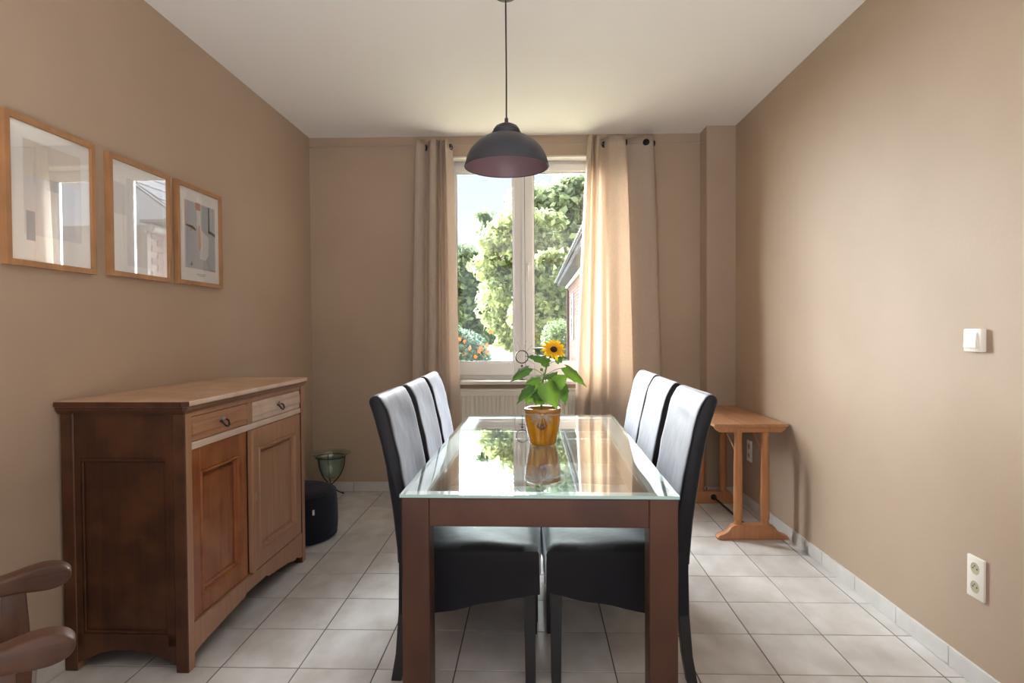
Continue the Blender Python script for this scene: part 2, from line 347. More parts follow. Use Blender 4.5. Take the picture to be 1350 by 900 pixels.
# floor: grout bed and single tiles
b = nb(); add_box(b, (-2.3, YR - .2, -0.12), (2.0, YB + .05, -0.0025)); floor = struct('floor', b, M['grout'], 'light grey ceramic tiled floor')
TW = 0.302; TX0, TY0, TT = -0.5675, 2.2782, -0.0165
def clip(poly, a, b_, c):   # keep a*x+b*y<=c
    out = []
    for i in range(len(poly)):
        p, q = poly[i], poly[(i + 1) % len(poly)]
        dp = a * p[0] + b_ * p[1] - c; dq = a * q[0] + b_ * q[1] - c
        if dp <= 0: out.append(p)
        if (dp < 0) != (dq < 0):
            t = dp / (dp - dq); out.append((p[0] + t * (q[0] - p[0]), p[1] + t * (q[1] - p[1])))
    return out
ct, st = math.cos(TT), math.sin(TT)
full_mesh = None
for j in range(-12, 10):
    for i in range(-5, 9):
        g = 0.0027
        sq = [(i * TW + g, j * TW + g), ((i + 1) * TW - g, j * TW + g), ((i + 1) * TW - g, (j + 1) * TW - g), (i * TW + g, (j + 1) * TW - g)]
        poly = [(TX0 + x * ct - y * st, TY0 + x * st + y * ct) for x, y in sq]
        n0 = len(poly); p0 = list(poly)
        poly = clip(poly, 1, 0, XR); poly = clip(poly, 0, 1, YB) if poly else poly
        poly = clip(poly, -1, 0.026, 1.70 + 0.026 * YB) if poly else poly
        poly = clip(poly, 0, -1, -YR) if poly else poly
        if len(poly) < 3: continue
        ar = 0.5 * abs(sum(poly[k][0] * poly[(k + 1) % len(poly)][1] - poly[(k + 1) % len(poly)][0] * poly[k][1] for k in range(len(poly))))
        if ar < 0.0004: continue
        cx = TX0 + (i * ct - j * st) * TW; cy = TY0 + (i * st + j * ct) * TW
        whole = poly == p0
        if whole and full_mesh is not None:
            o = bpy.data.objects.new('floor_tile', full_mesh); C.objects.link(o)
        else:
            b = nb(); pl = [(x - cx, y - cy) for x, y in poly]
            mx_ = sum(p[0] for p in pl) / len(pl); my_ = sum(p[1] for p in pl) / len(pl)
            va = [b.verts.new((x, y, -0.004)) for x, y in pl]; vb = [b.verts.new((x, y, -0.0005)) for x, y in pl]
            vc = []
            for x, y in pl:
                d = math.hypot(mx_ - x, my_ - y) or 1; k = min(0.0008 / d, .3); vc.append(b.verts.new((x + (mx_ - x) * k, y + (my_ - y) * k, 0.0)))
            n = len(pl)
            for A, B in ((va, vb), (vb, vc)):
                for k in range(n): b.faces.new((A[k], A[(k + 1) % n], B[(k + 1) % n], B[k]))
            b.faces.new(vc); o = obj('floor_tile', b, M['tile'])
            if whole: full_mesh = o.data
        o.location = (cx, cy, random.uniform(-0.0004, 0.0002)); o.parent = floor

# skirting tiles
def skirting(name, p0, p1, offs, label, n_in):
    """tile run from p0 to p1, n_in = inward normal"""
    p0 = Vector((*p0, 0)); p1 = Vector((*p1, 0)); L = (p1 - p0).length; d = (p1 - p0) / L; nn = Vector((*n_in, 0))
    ang = math.atan2(d.y, d.x)
    bb = nb(); Mx = Matrix.Translation(p0) @ Matrix.Rotation(ang, 4, 'Z'); s = 1 if (Matrix.Rotation(ang, 4, 'Z') @ Vector((0, 1, 0))).dot(nn) > 0 else -1
    y0, y1 = (0, 0.006) if s > 0 else (-0.006, 0)
    add_box(bb, (0, y0, 0.0), (L, y1, 0.072), 0, Mx); base = struct(name, bb, M['grout'], label)
    t = -offs
    while t < L:
        a, e = max(t, 0) + .0015, min(t + 0.327, L) - .0015; t += 0.327
        if e - a < .01: continue
        bb = nb(); yy = (0, 0.010) if s > 0 else (-0.010, 0)
        add_box(bb, (a, yy[0], 0.001), (e, yy[1], 0.076), 0.0015, Mx); obj('skirting_tile', bb, M['skirt_tile'], base)
skirting('baseboard_right', (XR, 0.10), (XR, 4.665), 0.07, 'pale tile skirting along the right wall', (-1, 0))
skirting('baseboard_back', (XLw(YB), YB), (1.402, YB), 0.0, 'pale tile skirting along the back wall', (0, -1))
skirting('baseboard_left', (XLw(0), 0), (XLw(YB), YB), 0.2, 'pale tile skirting along the left wall', (1, 0))
skirting('baseboard_corner', (1.402, 4.665), (XR, 4.665), 0.0, 'pale tile skirting on the chimney breast', (0, -1))
skirting('baseboard_return', (1.402, YB), (1.402, 4.665), 0.0, 'short skirting return of the chimney breast', (-1, 0))

# ------------------------------------------------------------------ window
win = bpy.data.objects.new('window_1', None); C.objects.link(win); win['kind'] = 'structure'; win['label'] = 'white double casement window'
YF = 4.965
def rect_frame(bm, x0, x1, z0, z1, y0, y1, w, bev=0.004, wt=None, wb=None):
    wt = wt or w; wb = wb or w
    add_box(bm, (x0, y0, z0), (x0 + w, y1, z1), bev); add_box(bm, (x1 - w, y0, z0), (x1, y1, z1), bev)
    add_box(bm, (x0 + w, y0, z0), (x1 - w, y1, z0 + wb), bev); add_box(bm, (x0 + w, y0, z1 - wt), (x1 - w, y1, z1), bev)
b = nb(); rect_frame(b, WX0, WX1, WZ0, WZ1, YF + .012, YF + .075, 0.05, wt=.045, wb=.05)
obj('window_frame', b, M['pvc'], win)
mid = 0.004
for (x0, x1, nm) in ((WX0 + .035, mid - .001, 'L'), (mid + .001, WX1 - .035, 'R')):
    b = nb(); rect_frame(b, x0, x1, WZ0 + .035, WZ1 - .035, YF - .012, YF + .055, 0.078, bev=.005, wt=.062, wb=.105)
    # glazing bead step
    rect_frame(b, x0 + .072, x1 - .072, WZ0 + .035 + .098, WZ1 - .035 - .056, YF - .004, YF + .04, 0.016, bev=.003)
    sash = obj('sash', b, M['pvc'], win)
    b = nb(); add_box(b, (x0 + .08, YF + .012, WZ0 + .13), (x1 - .08, YF + .016, WZ1 - .09)); obj('pane', b, M['pane'], sash)
    b = nb(); rect_frame(b, x0 + .087, x1 - .087, WZ0 + .148, WZ1 - .106, YF + .001, YF + .012, 0.004, 0); obj('gasket', b, M['gasket'], sash)
b = nb(); add_box(b, (mid - .016, YF - .020, WZ0 + .045), (mid + .010, YF - .010, WZ1 - .05), .003); obj('meeting_strip', b, M['pvc'], win)
b = nb(); add_box(b, (mid + .010, YF - .014, WZ0 + .045), (mid + .0135, YF - .0115, WZ1 - .05), 0); obj('shadow_gap', b, M['gasket'], win)
hz = 1.80
b = nb(); add_box(b, (mid + .022, YF - .022, hz - .035), (mid + .046, YF - .012, hz + .04), .004); h_ = obj('window_handle', b, M['pvc'], win)
b = nb(); add_tube(b, [(mid + .034, YF - .02, hz), (mid + .034, YF - .05, hz), (mid + .034, YF - .054, hz + .01)], .008); add_box(b, (mid + .026, YF - .062, hz - .115), (mid + .042, YF - .046, hz + .015), .006)
obj('handle_lever', b, M['pvc'], h_)
# roller-shutter style box strip above the sashes and reveal
b = nb(); add_box(b, (WX0, YB + .004, WZ1 - .012), (WX1, YF + .02, WZ1 + .01)); struct('trim_2', b, M['sill'], 'cream soffit lining of the window reveal')
b = nb(); add_box(b, (WX0 - .03, 4.79, WZ0 - .028), (WX1 + .03, YF + .02, WZ0 + .001), .004); struct('trim_3', b, M['sill'], 'cream stone windowsill above the radiator')

# ------------------------------------------------------------------ radiator
rad = thing('radiator', 'cream panel radiator under the window, behind the table', 'radiator', (0.02, 4.80, 0.12))
def radloc(bm): return bm
b = nb(); x = -.60; n = 36; w = 1.2 / n; pts = []
for k in range(n):
    x0 = -.6 + k * w
    pts += [(x0, 0), (x0 + w * .62, 0), (x0 + w * .72, .010), (x0 + w * .9, .010)]
pts += [(.6, 0), (.6, .016), (-.6, .016)]
add_prism(b, [(p[0], p[1] - .05) for p in pts], 'z', .03, .655)
obj('ribbed_panel', b, M['enamel'], rad)
b = nb(); add_box(b, (-.605, -.052, 0), (.605, -.032, .035), .004); add_box(b, (-.605, -.052, .65), (.605, -.030, .69), .004)
add_box(b, (-.605, -.05, .0), (-.59, .035, .70), .003); add_box(b, (.59, -.05, .0), (.605, .035, .70), .003); add_box(b, (-.6, .02, .02), (.6, .034, .68))
obj('casing', b, M['enamel'], rad)
b = nb()
add_box(b, (-.605, -.054, .690), (.605, -.044, .704), .002); add_box(b, (-.605, .028, .690), (.605, .038, .704), .002)
for k in range(81):
    xx = -.6 + k * .015; add_box(b, (xx - .0035, -.046, .692), (xx + .0035, .03, .702))
obj('top_grille', b, M['enamel'], rad)
b = nb(); add_tube(b, [(.56, -.01, 0), (.56, -.01, -.118)], .009); add_tube(b, [(.50, -.01, 0), (.50, -.01, -.118)], .009); obj('pipe', b, M['enamel'], rad)

# ------------------------------------------------------------------ curtains
def spline(P, n):
    P = [Vector(p) for p in P]; out = []
    P = [P[0] * 2 - P[1]] + P + [P[-1] * 2 - P[-2]]
    segs = len(P) - 3
    for k in range(n):
        t = k / (n - 1) * segs; i = min(int(t), segs - 1); f = t - i
        a, b_, c, d = P[i:i + 4]
        out.append(0.5 * ((2 * b_) + (c - a) * f + (2 * a - 5 * b_ + 4 * c - d) * f * f + (3 * b_ - a - 3 * c + d) * f ** 3))
    return out
def curtain(label, top, bot, z1, z0, tops, gro, gnorm):
    """top, bot: plan paths (x, dy); the cloth runs between them"""
    N, R_ = 150, 46
    A = spline([(p[0], p[1], 0) for p in top], N); B = spline([(p[0], -.06 + .6 * p[1], 0) for p in bot], N)
    b = nb(); grid = []
    for r_ in range(R_ + 1):
        t = r_ / R_; e = t ** 0.8
        row = []
        for k in range(N):
            p = A[k].lerp(B[k], e); zt = z1 + tops * (0.5 * math.sin(k * 0.21) + .5 * math.sin(k * .083 + 1)) * (1 - t)
            z = zt + (z0 - zt) * t
            w_ = 0.006 * math.sin(3.1 * t * 3 + k * .05) * t
            row.append(b.verts.new((p.x + w_ * .4, 4.765 + p.y + w_, z)))
        grid.append(row)
    for r_ in range(R_):
        for k in range(N - 1): b.faces.new((grid[r_][k], grid[r_][k + 1], grid[r_ + 1][k + 1], grid[r_ + 1][k]))
    root = thing('curtain', label, 'curtain', (0, 0, 0))
    root.location = (A[N // 2].x, 4.765, 0)
    for v in b.verts: v.co.x -= root.location.x; v.co.y -= 4.765
    o = obj('cloth', b, M['curtain'], root, smooth=True)
    md = o.modifiers.new('thickness', 'SOLIDIFY'); md.thickness = 0.0015
    for k, nn in zip(gro, gnorm):
        p = A[k]; b = nb(); add_torus(b, (p.x - root.location.x, p.y, z1 - .052), nn, .0200, .0065, 20, 6); add_tube(b, [Vector((p.x - root.location.x, p.y, z1 - .052)) - Vector(nn).normalized() * .003, Vector((p.x - root.location.x, p.y, z1 - .052)) + Vector(nn).normalized() * .003], .018, 20); obj('grommet', b, M['grommet'], root, smooth=True)  # dark disc inside the ring paints the shade in the eyelet hole
    return root
lt = [(-.825, -.035), (-.80, -.03), (-.77, -.005), (-.745, .03), (-.725, -.01), (-.71, -.045), (-.67, -.03), (-.655, .03), (-.635, -.035), (-.62, .02), (-.60, -.05), (-.585, -.045), (-.56, .0), (-.55, .035)]
lb = [(-.875, -.06), (-.84, -.07), (-.80, -.01), (-.785, .03), (-.765, -.02), (-.74, -.08), (-.69, -.075), (-.665, .02), (-.625, -.05), (-.59, -.02), (-.56, -.04), (-.53, -.03), (-.51, -.02), (-.485, .02)]
curtain('beige linen eyelet curtain hanging left of the window', lt, lb, 2.775, 0.02, .006, [28, 137], [(1, .55, 0), (.9, -.4, 0)])
rt = [(.515, .03), (.52, -.04), (.54, -.06), (.555, .02), (.575, -.05), (.595, -.045), (.605, .03), (.64, .02), (.68, -.03), (.74, -.05), (.795, -.045), (.80, -.02), (.785, .02), (.84, .025), (.90, .0), (.96, -.035), (1.005, -.03), (1.025, .02)]
rb = [(.37, .02), (.385, -.08), (.44, -.10), (.49, .0), (.50, -.07), (.55, -.02), (.60, -.01), (.645, -.07), (.66, -.01), (.74, -.09), (.83, -.08), (.86, -.05), (.80, .01), (.87, .02), (.94, -.02), (1.01, -.06), (1.07, -.05), (1.095, .02)]
curtain('beige linen eyelet curtain hanging right of the window', rt, rb, 2.785, 0.02, .006, [62, 93, 131, 147], [(.35, -1, 0), (1, .1, 0), (-.3, -1, 0), (1, .3, 0)])
ro = thing('curtain_wire', 'thin steel wire the curtains hang from, across the back wall', 'curtain rail', (0, 4.765, 2.735))
b = nb(); add_tube(b, [(-1.699, 0, 0), (1.395, 0, 0)], .0016, 6); obj('wire', b, M['wire'], ro)
b = nb(); add_tube(b, [(1.401, 0, 0), (1.34, 0, 0)], .0045, 8); add_tube(b, [(1.401, 0, 0), (1.396, 0, 0)], .014, 12); obj('wire_tensioner', b, M['wire'], ro)
b = nb(); add_tube(b, [(-1.698, 0, 0), (-1.655, 0, 0)], .006, 8); obj('wire_tensioner', b, M['wire'], ro)

# ------------------------------------------------------------------ sill ornament
orn = thing('wire_ornament', 'small dark ring ornament with thin wire rays on the windowsill', 'ornament', (-.013, 4.86, WZ0 + .002))
b = nb(); add_lathe(b, [(.022, 0), (.022, .004), (.006, .010), (.004, .05), (.004, .10)], 16); add_tube(b, [(-.03, 0, .09), (.03, 0, .092)], .003, 6); obj('foot', b, M['orn'], orn, 'auto')
b = nb(); add_sphere(b, (0, 0, .115), .010); obj('knob', b, M['orn'], orn, True)
b = nb(); add_torus(b, (0, 0, .187), (0, 1, 0), .050, .0045, 32, 8); obj('ring', b, M['orn'], orn, True)
for a, L in ((20, .10), (48, .12), (75, .13), (105, .12), (132, .11), (160, .10), (205, .12), (330, .11)):
    a = math.radians(a); b = nb(); d = Vector((math.cos(a), 0, math.sin(a)))
    add_tube(b, [Vector((0, 0, .187)) + d * .052, Vector((0, 0, .187)) + d * L], .0009, 5); add_sphere(b, Vector((0, 0, .187)) + d * L, .003, 6); obj('ray', b, M['orn'], orn)

# ------------------------------------------------------------------ switch and sockets
def plate_geo(root, w, hgt, t=.010):   # local: x = out of wall toward -X world, built with normal -x
    b = nb(); add_box(b, (-t, -w / 2, -hgt / 2), (0, w / 2, hgt / 2), .0035, seg=2); return obj('plate', b, M['plate'], root, 'auto')
sw = thing('light_switch', 'cream rocker light switch at chest height on the right wall', 'light switch', (XR, 2.196, 1.242))
plate_geo(sw, .086, .082, .020)
b = nb(); Mx = Matrix.Translation((-.021, .002, 0)) @ Matrix.Rotation(math.radians(4), 4, 'Y'); add_box(b, (-.006, -.030, -.028), (.006, .032, .028), .003, Mx); obj('rocker', b, M['plate'], sw)
def socket(label, loc, nrm, w=.082, h_=.150, n=2, plug=False):
    rz = 0 if nrm == 'x' else PI / 2
    s = thing('wall_socket', label, 'socket', loc, rz)
    plate_geo(s, w, h_)
    for k in range(n):
        zz = (k - (n - 1) / 2) * -.066
        b = nb()
        # recessed well: ring wall + floor, axis x
        prof = [(.0215, -.0108), (.0195, -.0112), (.0190, -.0102)]
        rings = []
        for r_, x_ in prof: rings.append([b.verts.new((x_, r_ * math.cos(2 * PI * q / 24), zz + r_ * math.sin(2 * PI * q / 24))) for q in range(24)])
        for i in range(2):
            for q in range(24): b.faces.new((rings[i][q], rings[i][(q + 1) % 24], rings[i + 1][(q + 1) % 24], rings[i + 1][q]))
        b.faces.new(rings[-1]); well = obj('socket_well', b, M['socketwell'], s)
        b = nb()
        for yy in (-.0095, .0095): add_tube(b, [(-.0104, yy, zz), (-.0110, yy, zz)], .0028, 10)
        obj('pin_hole', b, M['dark'], well)
        b = nb(); add_tube(b, [(-.0104, 0, zz + .010), (-.016, 0, zz + .010)], .0024, 8); obj('earth_pin', b, M['pewter'], well)
    return s
socket('cream double wall socket low on the right wall nearest the camera', (XR, 2.186, .392), 'x')
socket('cream double wall socket on the right wall under the wooden trestle table', (XR, 4.365, .412), 'x')
s3 = socket('cream wall socket with a black plug behind the trestle table', (1.345, YB, .21), 'y', .07, .08, 1)
b = nb(); add_tube(b, [(-.012, 0, 0), (-.045, 0, 0)], [.019, .015], 14); add_tube(b, [(-.045, 0, 0), (-.055, 0, -.03), (-.045, .01, -.10), (-.03, .03, -.185)], .003, 6)
for v in b.verts: v.co += Vector((0, 0, 0))
obj('plug', b, M['iron'], s3, 'auto')

# ------------------------------------------------------------------ pictures
def picture(label, y0, y1, z0, z1, art):
    yc = (y0 + y1) / 2; w = y1 - y0; h_ = z1 - z0
    root = thing('framed_picture', label, 'picture', (XLw(yc) + .001, yc, z0), -0.026, 'framed prints in a row on the left wall')
    # local frame: x out of wall (+x), y along wall, z up
    fw_, d = .021, .024
    b = nb()
    add_prism(b, [(-w / 2, 0), (w / 2, 0), (w / 2 - fw_, fw_), (-w / 2 + fw_, fw_)], 'x', 0, d); add_prism(b, [(-w / 2, h_), (w / 2, h_), (w / 2 - fw_, h_ - fw_), (-w / 2 + fw_, h_ - fw_)], 'x', 0, d)
    add_prism(b, [(-w / 2, 0), (-w / 2, h_), (-w / 2 + fw_, h_ - fw_), (-w / 2 + fw_, fw_)], 'x', 0, d); add_prism(b, [(w / 2, 0), (w / 2, h_), (w / 2 - fw_, h_ - fw_), (w / 2 - fw_, fw_)], 'x', 0, d)
    obj('frame', b, M['oak'], root)
    b = nb(); add_box(b, (.004, -w / 2 + fw_ - .002, fw_ - .002), (.012, w / 2 - fw_ + .002, h_ - fw_ + .002)); pr_ = obj('print', b, M['paper'], root)
    for k, (nm, poly, mm) in enumerate(art):
        b = nb(); add_prism(b, [(p[0] * w - w / 2, p[1] * h_) for p in poly], 'x', .0122, .0124 + .00012 * k); obj(nm, b, M[mm], pr_)
    b = nb(); add_box(b, (.0165, -w / 2 + fw_, fw_), (.018, w / 2 - fw_, h_ - fw_)); obj('glass', b, M['picture_glass'], root)
R4 = lambda a, b_, c, d: [(a, b_), (c, b_), (c, d), (a, d)]
picture('oak-framed print with pale beige block, picture nearest the camera', 2.030, 2.450, 1.525, 2.052,
        [('colour_field', R4(.20, .62, .84, .86), 'art_beige'), ('colour_field', R4(.20, .22, .84, .62), 'art_grey'), ('colour_block', R4(.22, .18, .31, .38), 'art_slate'), ('colour_block', R4(.44, .55, .62, .63), 'art_blue')])
picture('oak-framed pale grey print in the middle of the three pictures', 2.530, 2.955, 1.532, 2.052,
        [('colour_field', R4(.28, .10, .50, .84), 'art_grey'), ('colour_field', R4(.50, .10, .88, .84), 'art_white'), ('colour_block', R4(.09, .52, .27, .78), 'art_grey')])
picture('oak-framed blue-grey abstract print with red and black strokes', 3.010, 3.435, 1.535, 2.055,
        [('colour_field', R4(.18, .17, .86, .84), 'art_blue'), ('white_shape', [(.44, .84), (.52, .84), (.54, .58), (.70, .52), (.70, .33), (.63, .27), (.50, .28), (.50, .55), (.44, .62)], 'art_white'),
         ('red_mark', R4(.42, .77, .52, .845), 'art_red'), ('red_mark', R4(.18, .60, .205, .84), 'art_orange'), ('orange_stroke', [(.48, .62), (.51, .62), (.53, .42), (.51, .36), (.47, .38)], 'art_orange'),
         ('black_stroke', R4(.705, .57, .73, .835), 'art_dark'), ('black_stroke', [(.70, .60), (.86, .575), (.86, .54), (.78, .56), (.70, .565)], 'art_dark'), ('black_stroke', [(.20, .60), (.36, .60), (.42, .57), (.42, .555), (.30, .575), (.20, .585)], 'art_dark'),
         ('thin_line', R4(.22, .22, .227, .58), 'art_slate'), ('thin_line', [(.66, .27), (.665, .27), (.74, .18), (.73, .18)], 'art_slate'), ('red_mark', R4(.72, .17, .86, .182), 'art_red'), ('dark_mark', [(.295, .20), (.33, .20), (.32, .235)], 'art_dark'), ('red_mark', R4(.30, .545, .325, .565), 'art_red'),
         ('caption_line', R4(.42, .115, .62, .121), 'art_slate'), ('caption_line', R4(.45, .10, .60, .104), 'art_slate')])

# ------------------------------------------------------------------ sideboard
sb = thing('sideboard', 'old brown wooden sideboard with two drawers and two panelled doors', 'sideboard', (-1.270, 2.242, 0), -0.0300)
L, D = 1.135, 0.487
S = M['sb_case']
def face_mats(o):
    # 0 other faces, 1/2 front (+x), 3 near end (-y): window light on the front and shade on the end are put into the colour
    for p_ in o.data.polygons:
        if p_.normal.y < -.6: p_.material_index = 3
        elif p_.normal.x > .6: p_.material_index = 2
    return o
# local: y 0..L along the wall, x 0 (front) .. -D (back)
for (x0, x1, y0, y1) in ((-.05, 0, 0, .045), (-.05, 0, L - .045, L), (-D, -D + .05, 0, .045), (-D, -D + .05, L - .045, L)):
    b = nb(); add_box(b, (x0, y0, 0), (x1, y1, .985), .003); face_mats(obj('leg_post', b, [S, M['sb_pale'], M['sb_pale'], S], sb))  # pale front faces paint in window light, dark sides the shade
for ya, yb in ((0.004, .024), (L - .024, L - .004)):
    # stiles, rails and a recessed panel
    b = nb()
    add_box(b, (-D + .045, ya, .10), (-D + .075, yb, .985)); add_box(b, (-.08, ya, .10), (-.045, yb, .985))
    add_box(b, (-D + .075, ya, .815), (-.08, yb, .985))
    add_prism(b, [(-D + .045, .03), (-D + .085, .045), (-D + .14, .070), (-D + .20, .082), (-.20, .082), (-.14, .070), (-.085, .045), (-.045, .03), (-.045, .145), (-D + .045, .145)], 'y', ya, yb)
    sfr = obj('side_frame', b, M['sb_shaded_side'], sb)
    b = nb(); pa = ya + .011 if ya < .1 else ya + .002; add_box(b, (-D + .07, pa, .14), (-.075, pa + .007, .82)); obj('side_panel', b, M['sb_shaded_side'], sb)
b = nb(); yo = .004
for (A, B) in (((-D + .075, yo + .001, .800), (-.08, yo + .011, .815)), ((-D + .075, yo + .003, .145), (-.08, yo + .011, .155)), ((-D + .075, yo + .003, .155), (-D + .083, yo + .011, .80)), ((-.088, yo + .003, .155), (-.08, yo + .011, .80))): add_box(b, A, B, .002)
obj('side_moulding', b, M['sb_shaded_side'], sb)
b = nb(); add_box(b, (-D, .02, .10), (-D + .012, L - .02, .985)); add_box(b, (-D + .01, .02, .12), (-.03, L - .02, .14)); obj('carcass', b, S, sb)
# front rails
b = nb(); add_box(b, (-.03, .045, .838), (-.001, L - .045, .866), .002); obj('drawer_rail', b, M['sb_rail'], sb)
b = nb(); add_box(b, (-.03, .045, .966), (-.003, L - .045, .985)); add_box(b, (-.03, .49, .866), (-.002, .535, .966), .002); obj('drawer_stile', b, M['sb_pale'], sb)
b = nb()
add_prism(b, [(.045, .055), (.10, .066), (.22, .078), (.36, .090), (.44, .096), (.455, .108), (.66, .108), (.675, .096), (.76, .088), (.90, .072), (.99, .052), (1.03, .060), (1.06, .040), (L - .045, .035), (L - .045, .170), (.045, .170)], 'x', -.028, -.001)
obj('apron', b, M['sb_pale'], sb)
# top with moulded edge and clipped corners
def octo(o_, c): 
    a0, a1, b0, b1 = -D - .003, o_, -o_ - .004, L + o_
    return [(a0, b0), (a1 - c, b0), (a1, b0 + c), (a1, b1 - c), (a1 - c, b1), (a0, b1)]
b = nb(); add_prism(b, octo(.004, .004), 'z', .985, .992); add_prism(b, octo(.010, .010), 'z', .992, .999); add_prism(b, octo(.014, .012), 'z', .9985, 1.010, .002); face_mats(obj('top_moulding', b, [M['sb_edge'], M['sb_edge'], M['sb_edge'], M['sb_shaded_side']], sb))
b = nb(); add_prism(b, octo(.022, .020), 'z', 1.010, 1.031, .004); face_mats(obj('top_board', b, [M['sb_top'], M['sb_top'], M['sb_rail'], M['sb_shaded_side']], sb))  # front edge pale for window gloss, near end dark for shade
# drawers
def drawer(y0, y1, mm, lab):
    b = nb(); z0, z1 = .869, .963; add_box(b, (-.35, y0, z0), (-.004, y1, z1), .002)
    for zz in (.893, .939):
        add_box(b, (-.005, y0 + .002, zz - .004), (-.0015, y1 - .002, zz - .001)); add_box(b, (-.005, y0 + .002, zz + .001), (-.0015, y1 - .002, zz + .004))
    add_box(b, (-.005, y0 + .004, .897), (.0005, y1 - .004, .935), .0015)
    d = obj('drawer', b, M[mm], sb); d['label'] = lab
    yc = (y0 + y1) / 2
    b = nb()
    add_prism(b, [(yc - .026, .921), (yc - .012, .930), (yc, .936), (yc + .012, .930), (yc + .026, .921), (yc + .018, .914), (yc - .018, .914)], 'x', .0, .003)
    add_sphere(b, (.006, yc, .926), .011, 12, (.5, 1, 1))
    hd = obj('drawer_pull', b, M['pewter'], d, 'auto')
    b = nb(); add_tube(b, [(.004, yc - .024, .921), (.014, yc - .024, .915), (.022, yc - .016, .900), (.023, yc, .894), (.022, yc + .016, .900), (.014, yc + .024, .915), (.004, yc + .024, .921)], .0038, 8)
    obj('pull_loop', b, M['iron'], hd, True)
drawer(.048, .488, 'sb_drawer', 'red-brown drawer front, left')
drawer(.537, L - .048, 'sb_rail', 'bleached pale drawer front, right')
# doors
def door(y0, y1, mm, lab, xo, lock):
    z0, z1 = .173, .835; sw_ = .068; x1 = xo; x0 = xo - .022
    b = nb()
    add_box(b, (x0, y0, z0), (x1, y0 + sw_, z1), .002); add_box(b, (x0, y1 - sw_, z0), (x1, y1, z1), .002)
    add_box(b, (x0, y0 + sw_, z0), (x1, y1 - sw_, z0 + .075), .002); add_box(b, (x0, y0 + sw_, z1 - .095), (x1, y1 - sw_, z1), .002)
    d = obj('door', b, M[mm], sb); d['label'] = lab
    ya, yb, za, zb = y0 + sw_, y1 - sw_, z0 + .075, z1 - .095
    # sloping moulding around the panel
    b = nb()
    def ring(i0, xa): return [b.verts.new((xa, ya + i0, za + i0)), b.verts.new((xa, yb - i0, za + i0)), b.verts.new((xa, yb - i0, zb - i0)), b.verts.new((xa, ya + i0, zb - i0))]
    prof = [(0, x1 - .001), (.003, x1 + .006), (.009, x1 + .006), (.012, x1 - .006), (.016, x1 - .006), (.026, x1 - .019), (.029, x1 - .019), (.033, x1 - .011), (.040, x1 - .011)]
    rr = [ring(*p_) for p_ in prof]
    for i in range(len(rr) - 1):
        for k in range(4): b.faces.new((rr[i][k], rr[i][(k + 1) % 4], rr[i + 1][(k + 1) % 4], rr[i + 1][k]))
    obj('panel_moulding', b, M[mm], d)
    b = nb(); add_box(b, (x0 + .002, ya + .03, za + .03), (x1 - .012, yb - .03, zb - .03)); obj('panel', b, M[mm], d)
    for zz in (z0 + .10, z1 - .12):
        yh = y0 - .003 if lock else y1 + .003
        yh = y0 - .002 if y0 < .1 else y1 + .002
        b = nb(); add_tube(b, [(x1 - .001, yh, zz - .03), (x1 - .001, yh, zz + .03)], .005, 8); obj('hinge', b, M['iron'], d)
    return d
door(.05, .494, 'sb_door', 'glossy red-brown left door', -.012, False)
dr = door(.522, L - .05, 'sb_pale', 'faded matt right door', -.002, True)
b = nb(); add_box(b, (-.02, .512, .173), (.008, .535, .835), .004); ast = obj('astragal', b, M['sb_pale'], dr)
b = nb(); add_box(b, (.0, .546, .50), (.0015, .562, .54), .0007); e_ = obj('keyhole_plate', b, M['pewter'], dr)
b = nb(); add_box(b, (-.034, .490, .17), (-.026, .525, .836)); obj('door_gap_shade', b, M['dark'], sb)  # dark strip standing in for the shade between the doors
for v in e_.data.vertices: pass

# ------------------------------------------------------------------ dining table
tb = thing('dining_table', 'rust-brown steel dining table with a clear glass top', 'table', (0.072, 2.872, 0), -0.030)
hw, hl, tw = .448, .920, .092; zt = .742
def leg(x0, y0):
    b = nb(); add_box(b, (x0, y0, 0), (x0 + tw, y0 + tw, zt), .004, seg=2); return b
for x0 in (-hw, hw - tw):
    for y0 in (-hl, hl - tw): obj('leg', leg(x0, y0), M['steel'], tb)
for y0 in (-hl, hl - tw):
    b = nb(); add_box(b, (-hw + tw, y0 + .001, zt - tw), (hw - tw, y0 + tw - .001, zt - .0005), .002); obj('end_beam', b, M['steel'], tb)
for x0 in (-hw, hw - tw):
    b = nb(); add_box(b, (x0 + .001, -hl + tw, zt - tw), (x0 + tw - .001, hl - tw, zt - .0005), .002); obj('side_beam', b, M['steel'], tb)
for y0 in (.18, .40):
    b = nb(); add_box(b, (-hw + tw, y0, zt - .024), (hw - tw, y0 + .025, zt - .004), .002); obj('cross_bar', b, M['rim'], tb)
b = nb(); iw = .012
for (A, B) in (((-hw + .006, -hl + .006), (hw - .006, -hl + .078)), ((-hw + .006, hl - .078), (hw - .006, hl - .006)), ((-hw + .006, -hl + .078), (-hw + .078, hl - .078)), ((hw - .078, -hl + .078), (hw - .006, hl - .078))):
    add_box(b, (*A, zt), (*B, zt + .003))
r_ = obj('support_strip', b, M['rim'], tb); r_['label'] = 'pale strip the glass rests on'
b = nb(); add_box(b, (-hw - .004, -hl - .004, zt + .003), (hw + .004, hl + .004, zt + .013), .0)
g_ = obj('glass_top', b, [M['tglass'], M['gedge']], tb)
for p_ in g_.data.polygons:
    if abs(p_.normal.z) < .5: p_.material_index = 1
TZ = zt + .013

